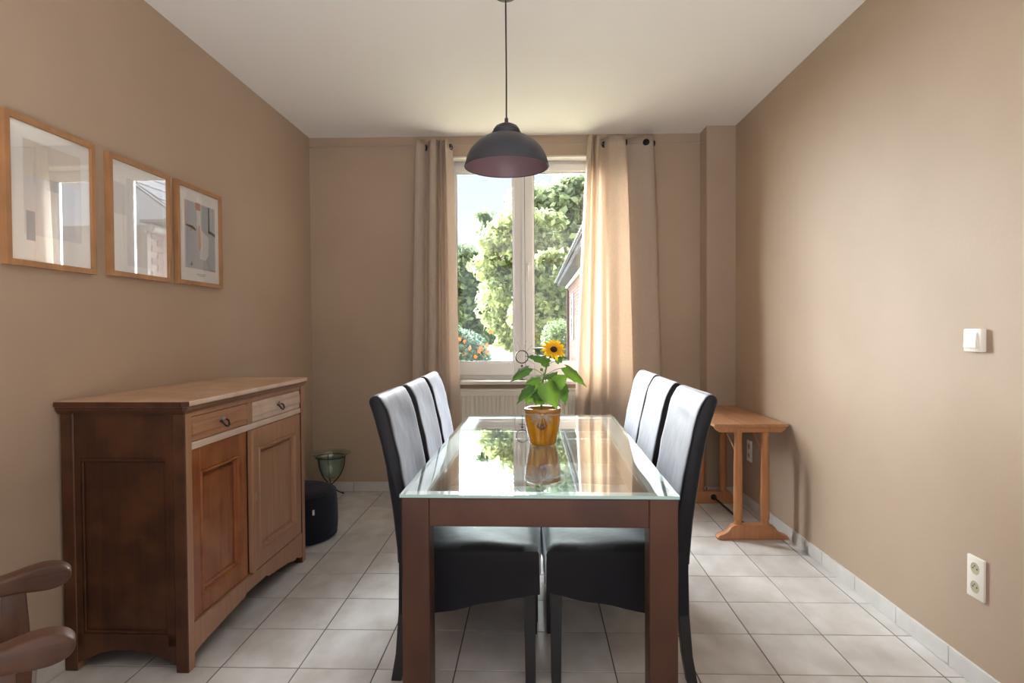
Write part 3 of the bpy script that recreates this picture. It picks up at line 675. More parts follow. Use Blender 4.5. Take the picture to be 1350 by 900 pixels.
# ------------------------------------------------------------------ dining chairs
def make_chair():
    """origin on the floor under the back, +x is forward (towards the table)"""
    root = thing('dining_chair', '', 'chair', (0, 0, 0), 0, 'black slipcovered high-back chairs around the glass table')
    W2 = .205
    # backrest: side profile swept across
    prof_o = [(.004, .43), (-.006, .55), (-.020, .66), (-.048, .83), (-.076, .94), (-.098, 1.01)]
    prof_i = [(-.052, 1.030), (-.030, .99), (-.012, .93), (.010, .84), (.034, .71), (.060, .58), (.075, .50), (.080, .43)]
    top = [(-.098, 1.022), (-.092, 1.034), (-.080, 1.040), (-.065, 1.039)]
    P = spline([(a, b_, 0) for a, b_ in prof_o], 12)[:] + [Vector((a, b_, 0)) for a, b_ in top] + spline([(a, b_, 0) for a, b_ in prof_i], 14)
    n = len(P); b = nb(); NS = 12; rows = []
    c = sum(P, Vector()) / n
    ys = [-W2, -W2 + .004, -W2 + .012, -W2 + .03] + [(-W2 + .03) + (2 * W2 - .06) * k / NS for k in range(1, NS)] + [W2 - .03, W2 - .012, W2 - .004, W2]
    ins = [.010, .004, .001, 0] + [0] * (NS - 1) + [0, .001, .004, .010]
    # normals of the profile
    nr = []
    for i in range(n):
        t = P[(i + 1) % n] - P[i - 1]; nv = Vector((-t.y, t.x)); nv.normalize(); nr.append(nv)
    if nr[0].x > 0: nr = [-v for v in nr]
    for y, s_ in zip(ys, ins):
        bow = .006 * (1 - (y / W2) ** 2)
        row = []
        for i, p in enumerate(P):
            q = Vector((p.x, p.y)) - nr[i] * s_
            inner = i > 17
            wr = .0016 * math.sin(q.y * 38 + y * 20) * (1 if inner else .4)
            row.append(b.verts.new((q.x - (bow if inner and q.y < .97 else 0) + wr, y, q.y)))
        rows.append(row)
    for j in range(len(rows) - 1):
        for i in range(n): b.faces.new((rows[j][i], rows[j][(i + 1) % n], rows[j + 1][(i + 1) % n], rows[j + 1][i]))
    b.faces.new(rows[0]); b.faces.new(rows[-1][::-1])
    obj('backrest', b, M['fabric'], root, 'auto')
    # seat with hanging cover: grid over the top, then down the sides to a sloping hem
    b = nb(); sx0, sx1 = .015, .520; NX, NY = 22, 16
    def hem(x): return .248 + max(0, (x - .10)) / .42 * .085 if x > .10 else .248
    def corner(x, y):   # squircle-like plan shape
        return x, y
    topg = []
    for i in range(NX + 1):
        u = i / NX; x = sx0 + (sx1 - sx0) * u; row = []
        for j in range(NY + 1):
            v = -1 + 2 * j / NY; y = W2 * v * (1 - .012 * max(0, 1 - u * 3))
            ex = max(0, (u - .93) / .07); ey = max(0, (abs(v) - .88) / .12)
            e = min(1, math.hypot(ex, ey))
            z = .497 + .016 * (1 - v * v) * math.sin(PI * min(1, u * 1.0) * .9 + .3) - .014 * e * e
            z += .0028 * math.sin(18 * x + 26 * y) * (1 - e) * (.3 + abs(v))
            row.append(b.verts.new((x, y, z)))
        topg.append(row)
    for i in range(NX):
        for j in range(NY): b.faces.new((topg[i][j], topg[i + 1][j], topg[i + 1][j + 1], topg[i][j + 1]))
    per = [topg[i][0] for i in range(NX + 1)] + [topg[NX][j] for j in range(1, NY + 1)] + [topg[i][NY] for i in range(NX - 1, -1, -1)] + [topg[0][j] for j in range(NY - 1, 0, -1)]
    prev = per; np_ = len(per); cx_ = (sx0 + sx1) / 2
    for lvl, fr in enumerate((.06, .3, .6, .85, 1.0)):
        ring = []
        for k, v in enumerate(per):
            zb = hem(v.co.x); zt_ = .483; out = .004 + .003 * math.sin(k * .9) * fr
            dx = v.co.x - cx_; sy = 1 if v.co.y > 0 else -1
            xx = v.co.x + (out * (1 if dx > 0 else -1) if abs(dx) > .24 else 0); yy = v.co.y + (out * sy if abs(v.co.y) > W2 * .9 else 0)
            wig = .002 * math.sin(k * .55) if lvl == 4 else 0
            ring.append(b.verts.new((xx, yy, zt_ + (zb - zt_) * fr + wig)))
        for k in range(np_): b.faces.new((prev[k], prev[(k + 1) % np_], ring[(k + 1) % np_], ring[k]))
        prev = ring
    b.faces.new(prev[::-1])
    obj('seat', b, M['fabric'], root, 'auto')
    # legs
    for sy in (-1, 1):
        b = nb(); x1 = .510; y1 = sy * (W2 - .004); w0, w1 = .044, .034
        pts_t = [(x1 - w0, y1), (x1, y1), (x1, y1 - sy * w0), (x1 - w0, y1 - sy * w0)]; pts_b = [(x1 - w1 - .004, y1 - sy * .002), (x1 - .004, y1 - sy * .002), (x1 - .004, y1 - sy * w1), (x1 - w1 - .004, y1 - sy * w1)]
        vt = [b.verts.new((*p_, .42)) for p_ in pts_t]; vb = [b.verts.new((*p_, 0)) for p_ in pts_b]
        b.faces.new(vt); b.faces.new(vb[::-1])
        for k in range(4): b.faces.new((vb[k], vb[(k + 1) % 4], vt[(k + 1) % 4], vt[k]))
        obj('leg', b, M['blackwood'], root)
        b = nb(); pr_ = [(.010, .42), (.050, .42), (.046, .25), (.030, .10), (.012, 0), (-.024, 0), (-.006, .10), (.006, .25)]
        ya, yb = sorted((y1, y1 - sy * .038)); add_prism(b, pr_, 'y', ya, yb, .002, 1); obj('leg', b, M['blackwood'], root)
    return root
proto = make_chair()
labs = ['black slipcovered chair left of the table, nearest the camera', 'black slipcovered chair left of the table, middle of its row', 'black slipcovered chair left of the table, nearest the window',
        'black slipcovered chair right of the table, nearest the camera', 'black slipcovered chair right of the table, middle of its row', 'black slipcovered chair right of the table, nearest the window']
spots = [(-.463, 2.400, -.04), (-.448, 2.860, -.01), (-.446, 3.325, .0), (.600, 2.390, PI + .01), (.604, 2.885, PI - .01), (.618, 3.360, PI + .00)]
for k, (x, y, a) in enumerate(spots):
    o = proto if k == 0 else copy_tree(proto)
    o.location = (x, y, 0); o.rotation_euler = (0, 0, a); o['label'] = labs[k]
    if k < 3: o.scale = (1, 1, 1.012)

# ------------------------------------------------------------------ pendant lamp
LX, LY, LZ = -.072, 2.80, 2.038
lp = thing('pendant_lamp', 'dark grey metal dome pendant lamp over the table', 'lamp', (LX, LY, LZ))
R_ = .190
out = [(R_, 0)] + [(R_ * math.cos(a), .155 * math.sin(a)) for a in [math.radians(d) for d in range(8, 74, 6)]]
out = [(R_ + .003, -.002), (R_ + .003, .004)] + out[1:] + [(.060, .149)]
inn = [(r_ - .003, z - .002) for r_, z in out[::-1]]; inn[-1] = (R_, -.002)
b = nb(); add_lathe(b, out, 64); 
# remove end caps made by lathe
bmesh.ops.delete(b, geom=[f for f in b.faces if len(f.verts) > 4], context='FACES_ONLY')
obj('shade', b, M['lampout'], lp, 'auto', recalc=True)
b = nb(); add_lathe(b, [(R_ - .001, .001)] + [((R_ - .004) * math.cos(a), .150 * math.sin(a)) for a in [math.radians(d) for d in range(4, 88, 6)]] + [(.002, .150)], 64)
bmesh.ops.delete(b, geom=[f for f in b.faces if len(f.verts) > 30], context='FACES_ONLY')
obj('shade_lining', b, M['lampin'], lp, True)
b = nb(); add_torus(b, (0, 0, 0), (0, 0, 1), R_ + .002, .0028, 64, 8); obj('rim', b, M['lampout'], lp, True)
b = nb(); add_lathe(b, [(.066, .144), (.067, .156), (.060, .160), (.061, .168), (.050, .184), (.030, .194), (.012, .199), (.009, .202), (.008, .222), (.004, .224)], 32); obj('cap', b, M['lampout'], lp, 'auto')
b = nb(); add_tube(b, [(0, 0, .222), (0.001, 0, .45), (0, 0, H - LZ - .02)], .0035, 8); obj('cord', b, M['iron'], lp)
b = nb(); add_lathe(b, [(.05, H - LZ), (.048, H - LZ - .02), (.01, H - LZ - .035)], 24); obj('ceiling_rose', b, M['lampout'], lp, 'auto')
b = nb(); add_tube(b, [(0, 0, .149), (0, 0, .12)], .018, 16); so = obj('bulb_holder', b, M['iron'], lp, 'auto')
b = nb(); add_sphere(b, (0, 0, .100), .024, 16); obj('bulb', b, M['paper'], lp, True)

# ------------------------------------------------------------------ sunflower in its pot
PX, PY = .088, 2.835
pt = thing('flower_pot', 'yellow ribbed pot with raffia bow standing on the glass table', 'flower pot', (PX, PY, TZ))
prof = [(.0, .0), (.052, .0), (.058, .004), (.064, .03), (.073, .07), (.079, .11), (.080, .135), (.077, .148)]
b = nb(); add_lathe(b, prof, 96, rib=(12, .03)); obj('pot_body', b, M['pot'], pt, True)
b = nb(); add_lathe(b, [(.074, .140), (.083, .146), (.086, .156), (.085, .167), (.080, .171), (.074, .168), (.070, .150), (.068, .13)], 48); bmesh.ops.delete(b, geom=[f for f in b.faces if len(f.verts) > 30], context='FACES_ONLY'); obj('pot_rim', b, M['potrim'], pt, True)
b = nb(); add_lathe(b, [(.0, .145), (.073, .145), (.073, .140), (.0, .14)], 32); obj('soil', b, M['soil'], pt)
b = nb(); rr = random.Random(3)
for k in range(3): add_torus(b, (0, 0, .143 + k * .004), (0, 0, 1), .0815, .0024, 48, 6)
cxr = -.005; yb = -.084
for s_ in (-1, 1):
    for k in range(26):
        a = math.radians(rr.uniform(-78, 5)); Lr = rr.uniform(.045, .062); dx = s_ * math.cos(a) * Lr; dz = math.sin(a) * Lr
        p0 = Vector((cxr, yb - .004, .146)); p2 = p0 + Vector((dx, 0, dz)); 
        rx = min(.085, abs(p2.x)); p2.y = -math.sqrt(max(.0004, .083 ** 2 - min(rx, .078) ** 2)) - .008 - rr.uniform(0, .006)
        p1 = (p0 + p2) / 2 + Vector((0, -.008, .006)); add_tube(b, [p0, p1, p2], [.0013, .0016, .0009], 4)
add_sphere(b, (cxr, yb - .006, .146), .009, 10, (1.2, .8, .8))
obj('raffia_bow', b, M['raffia'], pt)
for dx in (-.015, .010, -.002):
    b = nb(); zz = .098 if dx != -.002 else .090; add_sphere(b, (cxr + dx, -.084, zz), .0115, 12, (1, .7, 1)); obj('bead', b, M['bead'], pt, True)
b = nb(); add_tube(b, [(cxr, -.088, .14), (cxr - .015, -.085, .105)], .001, 4); add_tube(b, [(cxr, -.088, .14), (cxr + .01, -.085, .105)], .001, 4); obj('bead_string', b, M['raffia'], pt)

sf = thing('sunflower_plant', 'potted sunflower with one yellow bloom and broad green leaves', 'plant', (PX, PY, TZ + .145))
O = Vector((PX, PY, TZ + .145))
def Q(px, py, dy=0): return W(px, py, PY + dy) - O
stem_pts = [Vector((-.003, 0, -.004)), Q(713, 520), Q(715, 505), Q(719, 490, .0), Q(722, 478, -.005), Q(726, 468, -.012), Q(729, 462, -.02)]
b = nb(); add_tube(b, [p_ for p_ in spline(stem_pts, 26)], [.0052 - .0022 * k / 25 for k in range(26)], 8); obj('stem', b, M['stem'], sf, True)
def leaf(base, tip, width, up, mt, curl=.25, fold=.18):
    """heart-shaped leaf blade with a folded midrib"""
    base = Vector(base); tip = Vector(tip); d = tip - base; Ln = d.length; d.normalize(); up = Vector(up); s = d.cross(up).normalized(); u = s.cross(d).normalized()
    b = nb(); N = 12; rows = []
    for i in range(N + 1):
        t = i / N
        w_ = width * 0.5 * (math.sin(PI * min(1, (t * .93 + .07)) ** .72)) * (1 - t ** 6) + .0005
        drop = -curl * Ln * (t ** 2) + curl * Ln * .35 * t
        cpt = base + d * Ln * t + u * drop; row = []
        for j in range(-4, 5):
            v = j / 4; back = -.13 * Ln * abs(v) ** 1.5 * (1 - t) ** 2
            z_ = -fold * w_ * (abs(v) ** 1.3) * 1.4 + .0022 * math.sin(t * 22 + abs(v) * 5) * abs(v)
            zig = .0016 * ((i % 2) * 2 - 1) if abs(j) == 4 else 0
            row.append(b.verts.new(cpt + s * (w_ + zig) * v + u * z_ + d * back))
        rows.append(row)
    for i in range(N):
        for j in range(8): b.faces.new((rows[i][j], rows[i][j + 1], rows[i + 1][j + 1], rows[i + 1][j]))
    o = obj('leaf', b, mt, sf, True, recalc=False); return o
def petiole(a, c, p_bend=None):
    a = Vector(a); c = Vector(c); mid_ = (a + c) / 2 + Vector((0, 0, .008)); b = nb(); add_tube(b, spline([a, mid_, c], 8), .0016, 6); obj('leaf_stalk', b, M['stem'], sf, True)
st_lo, st_m, st_h = Q(713, 515), Q(718, 495), Q(722, 480)
LV = [  # base px, tip px, depth offset base/tip, width, up vector, material, stalk origin
    ((697, 485), (671, 500), -.02, -.05, .050, (.1, -.55, 1), 'leaf', st_m, .30),
    ((720, 473), (694, 467), -.01, -.03, .052, (0, -.75, 1), 'leaf', st_h, .2),
    ((716, 459), (700, 457), .03, .05, .035, (0, -.3, 1), 'leaf', st_h, .2),
    ((724, 478), (709, 474), .03, .04, .040, (0, -1, .5), 'leaf', st_h, .2),
    ((746, 484), (776, 506), -.02, -.04, .070, (.5, -.7, 1), 'leaf_light', st_m, .25),
    ((728, 508), (749, 494), -.03, -.05, .060, (-.2, -1, .4), 'leaf_light', st_m, .1),
    ((720, 505), (736, 539), -.05, -.09, .085, (.25, -1, .25), 'leaf_light', st_m, .2),
    ((700, 508), (679, 530), -.04, -.07, .052, (-.5, -.7, 1), 'leaf', st_m, .25),
    ((711, 498), (690, 505), -.02, -.04, .042, (0, -.8, 1), 'leaf_light', st_m, .25),
    ((717, 519), (699, 522), -.03, -.05, .050, (0, -.9, .7), 'leaf', st_lo, .25),
    ((702, 518), (692, 533), -.01, -.02, .045, (-.4, -1, .5), 'leaf_light', st_lo, .2),
    ((712, 524), (706, 534), -.03, -.05, .050, (-.1, -1, .4), 'leaf_light', st_lo, .2),
    ((741, 507), (748, 534), .0, -.01, .052, (.5, -1, .4), 'leaf', st_m, .25),
    ((738, 478), (734, 468), .0, .0, .026, (0, -1, .4), 'leaf', st_h, .2),
    ((722, 500), (735, 488), .04, .07, .05, (0, -.6, 1), 'leaf', st_m, .2),
    ((733, 512), (745, 500), .05, .07, .055, (0, -.8, 1), 'leaf', st_lo, .2),
    ((708, 505), (702, 520), .05, .08, .055, (0, -.8, 1), 'leaf', st_lo, .2),
    ((725, 470), (751, 468), .02, .04, .030, (.1, -.4, 1), 'leaf', st_h, .3),
    ((700, 512), (712, 498), -.02, .0, .03, (0, -.8, .6), 'leaf_light', st_lo, .3),
]
for (bp, tp, d0, d1, w_, up, mm, so_, cu) in LV:
    A_, B_ = Q(*bp, d0), Q(*tp, d1); leaf(A_, B_, w_ * 1.25, up, M[mm], cu); petiole(so_, A_)
# bloom
fc = Q(730, 461, -.03); ax = Vector((.05, -.80, .60)).normalized(); fu, fv = frame_for(ax)
rr = random.Random(5)
for ring_, (n_, L_, tilt) in enumerate(((14, .047, .22), (11, .040, .55))):
    for k in range(n_):
        a = 2 * PI * (k + ring_ * .5) / n_ + rr.uniform(-.1, .1); d = (fu * math.cos(a) + fv * math.sin(a)); s = ax.cross(d)
        Lk = L_ * rr.uniform(.85, 1.12); b = nb(); N = 5; rows = []
        for i in range(N + 1):
            t = i / N; w_ = .0088 * math.sin(PI * (t * .86 + .12)) ** .8 + .0003; c_ = fc + d * (.010 + Lk * t) + ax * (tilt * Lk * t * (1 - .6 * t) + rr.uniform(-.001, .001) - .008 * t * t * (1 - ring_))
            rows.append([b.verts.new(c_ - s * w_ - ax * -.002), b.verts.new(c_), b.verts.new(c_ + s * w_ + ax * .002)])
        for i in range(N):
            for j in range(2): b.faces.new((rows[i][j], rows[i][j + 1], rows[i + 1][j + 1], rows[i + 1][j]))
        obj('petal', b, M['petal'], sf, True, recalc=False)
b = nb(); bmesh.ops.create_uvsphere(b, u_segments=20, v_segments=10, radius=.0165, matrix=Matrix.Translation(fc + ax * .004) @ ax.to_track_quat('Z', 'Y').to_matrix().to_4x4() @ Matrix.Diagonal((1, 1, .45, 1))); obj('flower_disc', b, M['disc'], sf, True)
b = nb(); add_tube(b, [fc - ax * .012, fc - ax * .002], [.006, .014], 12); obj('calyx', b, M['stem'], sf, True)
b = nb(); bp_ = Q(714, 487, .01); add_sphere(b, bp_, .008, 10); obj('bud', b, M['stem'], sf, True); petiole(Q(718, 497), bp_)

# ------------------------------------------------------------------ trestle side table by the right wall
CX, CY = 1.395, 4.13
tr = thing('trestle_table', 'small orange-brown wooden trestle table in the right corner', 'side table', (CX, CY, 0), 0)
for k, (x0, x1) in enumerate(((-.235, -.080), (-.079, .075), (.076, .214))):
    b = nb(); add_box(b, (x0, -.43, .688), (x1, .50, .708), .003); obj('top_plank', b, M['pine_top'], tr)
for (yy, nm) in ((-.415, 0), (.39, 1)):
    b = nb(); add_prism(b, [(-.225, .688), (.205, .688), (.205, .678), (.175, .655), (-.195, .655), (-.225, .678)], 'y', yy, yy + .035, .002, 1); obj('end_rail', b, M['pine'], tr)
for yy in (-.40, .375):
    b = nb()
    add_prism(b, [(-.213, 0), (.213, 0), (.216, .012), (.205, .026), (.175, .036), (.150, .052), (.132, .078), (.110, .090), (-.110, .090), (-.132, .078), (-.150, .052), (-.175, .036), (-.205, .026), (-.216, .012)], 'y', yy - .028, yy + .028, .005)
    obj('foot', b, M['pine'], tr, 'auto')
    for xx in (-.083, .080):
        b = nb(); add_lathe(b, [(.024, .088), (.025, .10), (.0215, .106), (.0225, .114), (.0265, .125), (.027, .25), (.0255, .45), (.0225, .60), (.021, .612), (.0235, .618), (.0235, .628), (.021, .634), (.024, .645), (.024, .656)], 20, (xx, yy)); obj('leg', b, M['pine'], tr, 'auto')
b = nb(); add_tube(b, [(0, -.40, .05), (0, .375, .05)], .008, 10); obj('iron_stretcher', b, M['iron'], tr)
b = nb(); add_sphere(b, (0, .340, .05), .022, 12); add_sphere(b, (0, -.365, .05), .02, 12); obj('stretcher_knob', b, M['iron'], tr, True)
for xx in (-.083, .080):
    b = nb(); add_tube(b, [(xx - .012, -.38, .54), (xx - .04, -.27, .66), (xx - .042, -.25, .688)], .005, 6); obj('brace', b, M['pine'], tr)

# ------------------------------------------------------------------ pouf
pf = thing('pouf', 'round navy-black fabric pouf on the floor behind the sideboard', 'pouf', (-1.425, 3.765, 0))
b = nb(); pr_ = []
for r_, z in [(.0, .004), (.19, .004), (.222, .010), (.238, .04), (.243, .10), (.243, .20), (.238, .262), (.225, .290), (.205, .304), (.17, .311), (.09, .316), (.0, .318)]: pr_.append((r_, z))
sp_ = spline([(r_, z, 0) for r_, z in pr_], 40); add_lathe(b, [(max(0, p_.x), p_.y) for p_ in sp_], 64)
for v in b.verts:
    a = math.atan2(v.co.y, v.co.x); v.co.x *= 1 + .006 * math.sin(5 * a + v.co.z * 14); v.co.y *= 1 + .006 * math.sin(5 * a + v.co.z * 14)
bmesh.ops.remove_doubles(b, verts=b.verts, dist=.0002)
obj('cushion_body', b, M['velour'], pf, True)
for z_, r_ in ((.285, .231), (.022, .234)):
    b = nb(); add_torus(b, (0, 0, z_), (0, 0, 1), r_, .0035, 64, 6); obj('piping', b, M['velour'], pf, True)
b = nb(); a = math.radians(-48); T_ = Matrix.Translation((.2455 * math.cos(a), .2455 * math.sin(a), .205)) @ Matrix.Rotation(a, 4, 'Z'); add_box(b, (-.004, -.006, -.016), (.002, .006, .016), .001, T_); obj('care_tag', b, M['white_tag'], pf)

# ------------------------------------------------------------------ glass bowl on an iron stand
BX, BY = -1.500, 4.655
bs = thing('bowl_stand', 'black wrought-iron stand holding the glass bowl in the back left corner', 'stand', (BX, BY, 0))
b = nb(); add_torus(b, (0, 0, .318), (0, 0, 1), .112, .0045, 40, 8); obj('hoop', b, M['iron'], bs, True)
for k in range(3):
    a = math.radians(-62 + 120 * k); c_, s_ = math.cos(a), math.sin(a)
    pts = [(-.112, .316), (-.104, .25), (-.075, .18), (-.03, .125), (.005, .095), (.05, .05), (.09, .022), (.118, .008)]
    b = nb(); add_tube(b, spline([(p_[0] * c_, p_[0] * s_, p_[1]) for p_ in pts], 24), .0045, 8); add_sphere(b, (.118 * c_, .118 * s_, .010), .008, 8); obj('leg', b, M['iron'], bs, True)
b = nb(); add_sphere(b, (0, 0, .098), .013, 10); obj('knot', b, M['iron'], bs, True)
bw = nb(); add_lathe(bw, [(.004, .150), (.045, .156), (.075, .190), (.094, .240), (.105, .300), (.113, .328), (.140, .338), (.158, .346), (.158, .350), (.138, .343), (.109, .334), (.100, .300), (.089, .242), (.070, .194), (.042, .161), (.004, .155)], 48)
o = obj('glass_bowl', bw, M['bowlglass'], None, True); o.location = (BX, BY, 0); tag(o, 'sea-green glass bowl with a wide rim resting in the iron stand', 'bowl')

# ------------------------------------------------------------------ rustic armchair, bottom left
ac = thing('armchair', 'brown wooden armchair with rounded arms at the lower left edge', 'armchair', (-1.318, 1.233, 0), math.radians(38))
# local: +x forward, y across (+y far arm); arm fronts at x=.27
aw = .23
def arm(y0):
    b = nb()
    up_ = [(-.30, .668), (-.14, .655), (0, .652), (.10, .656), (.17, .668), (.22, .679), (.26, .681), (.29, .670), (.302, .650), (.292, .628), (.265, .617), (.23, .617), (.19, .622)]
    out_ = [(p_.x, p_.y) for p_ in spline([(x_, z_, 0) for x_, z_ in up_], 44)] + [(.17, .622), (.10, .622), (0, .620), (-.14, .622), (-.30, .636)]
    add_prism(b, out_, 'y', y0 - .028, y0 + .028, .009, 3); return b
for sy in (-1, 1):
    obj('armrest', arm(sy * aw), M['armchair'], ac, 'auto')
    b = nb(); add_prism(b, [(.155, .40), (.215, .40), (.212, .52), (.205, .624), (.155, .624), (.150, .50)], 'y', sy * aw - .013, sy * aw + .013, .004); obj('arm_post', b, M['armedge'], ac, 'auto')
    b = nb(); add_prism(b, [(.16, 0), (.20, 0), (.225, .41), (.17, .41)], 'y', sy * (aw - .02) - .02, sy * (aw - .02) + .02, .004); obj('leg', b, M['armedge'], ac)
    b = nb(); add_prism(b, [(-.30, 0), (-.26, 0), (-.235, .42), (-.30, .66), (-.36, 1.0), (-.39, 1.0), (-.34, .66), (-.285, .42)], 'y', sy * (aw - .02) - .018, sy * (aw - .02) + .018, .004); obj('leg', b, M['armedge'], ac)
b = nb(); add_box(b, (-.27, -aw + .015, .405), (.225, aw - .015, .435), .008); obj('seat', b, M['armchair'], ac)
for k in range(4):
    yy = -.135 + k * .09; b = nb(); add_prism(b, [(-.255, .43), (-.24, .43), (-.365, .97), (-.38, .97)], 'y', yy - .022, yy + .022, .002); obj('back_slat', b, M['armedge'], ac)
b = nb(); add_box(b, (-.405, -aw + .01, .93), (-.365, aw - .01, 1.02), .01); obj('top_rail', b, M['armchair'], ac)

# ------------------------------------------------------------------ outdoors
GZ = 0.30
b = nb(); add_box(b, (-45, YW + .02, -.5), (45, 60, GZ)); o = obj('lawn', b, M['lawn']); o['kind'] = 'structure'; o['label'] = 'pale sunlit lawn'

def leaf_cloud(name, blobs, n, size, mt, parent=None, origin=(0, 0, 0), flat=.9):
    """n leaf quads spread over the shells of ellipsoid blobs (cx,cy,cz,rx,ry,rz)"""
    B = np.array(blobs, float); wts = (B[:, 3] * B[:, 5]) ** .9; wts /= wts.sum()
    idx = rng.choice(len(B), n, p=wts); d = rng.normal(size=(n, 3)); d /= np.linalg.norm(d, axis=1)[:, None]
    rad_ = rng.uniform(.35, 1.22, n)[:, None]
    P = B[idx, :3] + d * rad_ * B[idx, 3:6]
    nrm = d * .7 + rng.normal(size=(n, 3)) * .55; nrm[:, 2] += .25; nrm /= np.linalg.norm(nrm, axis=1)[:, None]
    a = rng.normal(size=(n, 3)); u = np.cross(nrm, a); u /= np.linalg.norm(u, axis=1)[:, None]; v = np.cross(nrm, u)
    s = (size * rng.uniform(.6, 1.4, n))[:, None]
    V = np.stack([P - u * s, P - v * s * .55 + nrm * s * .12, P + u * s, P + v * s * .55 + nrm * s * .12], 1).reshape(-1, 3) - np.array(origin)
    me = bpy.data.meshes.new(name); me.vertices.add(4 * n); me.vertices.foreach_set('co', V.ravel())
    me.loops.add(4 * n); me.loops.foreach_set('vertex_index', np.arange(4 * n)); me.polygons.add(n)
    me.polygons.foreach_set('loop_start', np.arange(n) * 4); me.polygons.foreach_set('loop_total', np.full(n, 4)); me.update(); me.validate()
    me.materials.append(mt); o = bpy.data.objects.new(name, me); C.objects.link(o)
    if parent: o.parent = parent
    o['kind'] = 'stuff'
    return o
def crown_blobs(c, r, n, k=.42, sd=1):
    r0 = random.Random(sd); out = []
    for i in range(n):
        d = Vector((r0.gauss(0, 1), r0.gauss(0, 1), r0.gauss(0, 1))).normalized() * r0.uniform(.45, .95)
        q = k * r0.uniform(.6, 1.15)
        out.append((c[0] + d.x * r[0] * (1 - q * .5), c[1] + d.y * r[1] * (1 - q * .5), c[2] + d.z * r[2] * (1 - q * .5), r[0] * q, r[1] * q, r[2] * q))
    out.append((c[0], c[1], c[2], r[0] * .6, r[1] * .6, r[2] * .6))
    return out
def crown(c, r, n, sd):
    """clumps spread over the front and sides of an uneven crown, many small ones at its edge"""
    r0 = random.Random(sd); out = [(c[0], c[1] + r[1] * .2, c[2] - r[2] * .1, r[0] * .62, r[1] * .55, r[2] * .72)]
    for i in range(n):
        th = r0.uniform(0, 2 * PI); ph = r0.uniform(-1, 1); k = r0.uniform(.5, .90); q = r0.uniform(.2, .36)
        sx = math.sqrt(1 - ph * ph) * math.cos(th); sy = math.sqrt(1 - ph * ph) * math.sin(th)
        if sy > .4: sy = -sy
        wob = 1 + .14 * math.sin(5 * th + sd) * math.cos(4 * ph)
        m_ = min(r[0], r[2])
        out.append((c[0] + sx * r[0] * k * wob * .92, c[1] + sy * r[1] * k, c[2] + ph * r[2] * k * wob * .95, m_ * q * 1.25, m_ * q * 1.1, m_ * q * .8))
    return out
def tree(label, px, Y, ytop, wpx, ybot, nleaf, size, mt, sd, nb_=26):
    """crown spans given photograph extents at depth Y"""
    t_ = W(px, ytop, Y); bt = W(px, ybot, Y); hw_ = wpx / 2 / F_PX * Y
    root = thing('tree', label, 'tree', (t_.x, Y, GZ), 0, 'trees beyond the lawn')
    cz = (t_.z + bt.z) / 2; rz_ = (t_.z - bt.z) / 2
    bl = crown((0, 0, cz - GZ), (hw_, hw_ * .8, rz_), 90, sd)
    leaf_cloud('foliage', bl, nleaf, size, mt, root)
    b = nb(); r0 = random.Random(sd); top_z = cz - GZ + rz_ * .3
    add_tube(b, [(0, 0, -.05), (.05, 0, top_z * .4), (-.05, .05, top_z)], [.22, .16, .06], 10); obj('trunk', b, M['bark'], root, True)
    for k in range(6):
        a = 2 * PI * k / 6; z0 = top_z * (.35 + .09 * k); b = nb()
        add_tube(b, [(0, 0, z0), (math.cos(a) * hw_ * .35, math.sin(a) * hw_ * .3, z0 + rz_ * .25), (math.cos(a) * hw_ * .7, math.sin(a) * hw_ * .55, z0 + rz_ * .45)], [.08, .05, .02], 6); obj('branch', b, M['bark'], root, True)
    return root
tree('dark green tree at the far left of the window view', 610, 37, 322, 84, 480, 24000, .24, M['tree_a'], 11)
tree('dark green narrow-topped tree behind the light green one', 650, 47, 250, 60, 480, 24000, .24, M['tree_a'], 12)
tree('light yellow-green bushy tree in the middle of the window', 694, 28, 262, 128, 490, 40000, .17, M['tree_b'], 13)
tree('tall fresh green tree filling the right pane', 756, 34.5, 188, 150, 500, 48000, .20, M['tree_c'], 14)
tree('light green tree standing low in front of the tall one', 724, 24, 320, 90, 490, 26000, .17, M['tree_b'], 15)
hd = thing('hedge', 'clipped green hedge along the end of the lawn', 'hedge', (0, 43, GZ))
leaf_cloud('foliage', [(x_, 0, .9, 1.3, .6, 1.15) for x_ in np.arange(-9, 9, 1.1)], 26000, .11, M['hedge'], hd)
b = nb(); 
for x_ in np.arange(-9, 9, 1.1): add_tube(b, [(x_, 0, -.05), (x_, 0, .9)], .04, 6)
obj('stem', b, M['bark'], hd)
bu = thing('flowering_bush', 'blue-green bush with orange blooms low in the left pane', 'bush', (W(616, 450, 12).x, 12, GZ))
bx0 = W(598, 450, 12).x - bu.location.x; bx1 = W(640, 450, 12).x - bu.location.x
leaf_cloud('foliage', [(bx0 - .1, 0, .62, .36, .3, .42), (0, 0, .50, .34, .3, .42), (bx1 * .6, .05, .38, .25, .25, .30), (-.55, .1, .8, .4, .3, .5)], 9000, .042, M['bush'], bu)
b = nb()
for k in range(5): add_tube(b, [(-.3 + k * .15, 0, -.05), (-.35 + k * .15, 0, .5)], .012, 6)
obj('stem', b, M['bark'], bu)
r0 = random.Random(9)
for (px, py) in ((613, 450), (619, 459), (642, 455), (632, 463), (627, 470), (642, 464), (647, 437), (606, 447), (634, 458), (612, 466)):
    p_ = W(px, py, 11.75); b = nb()
    for q in range(7):
        a = 2 * PI * q / 7; c_ = Vector((math.cos(a) * .022, -.01 + r0.uniform(-.01, .01), math.sin(a) * .022)); add_sphere(b, c_, .020, 6, (1, .5, 1))
    o = obj('bloom', b, M['bloom'], bu); o.location = p_ - bu.location
wbu = thing('blossoming_bush', 'white-blossomed shrub beside the corner of the brick house', 'bush', (W(738, 450, 19).x, 19, GZ))
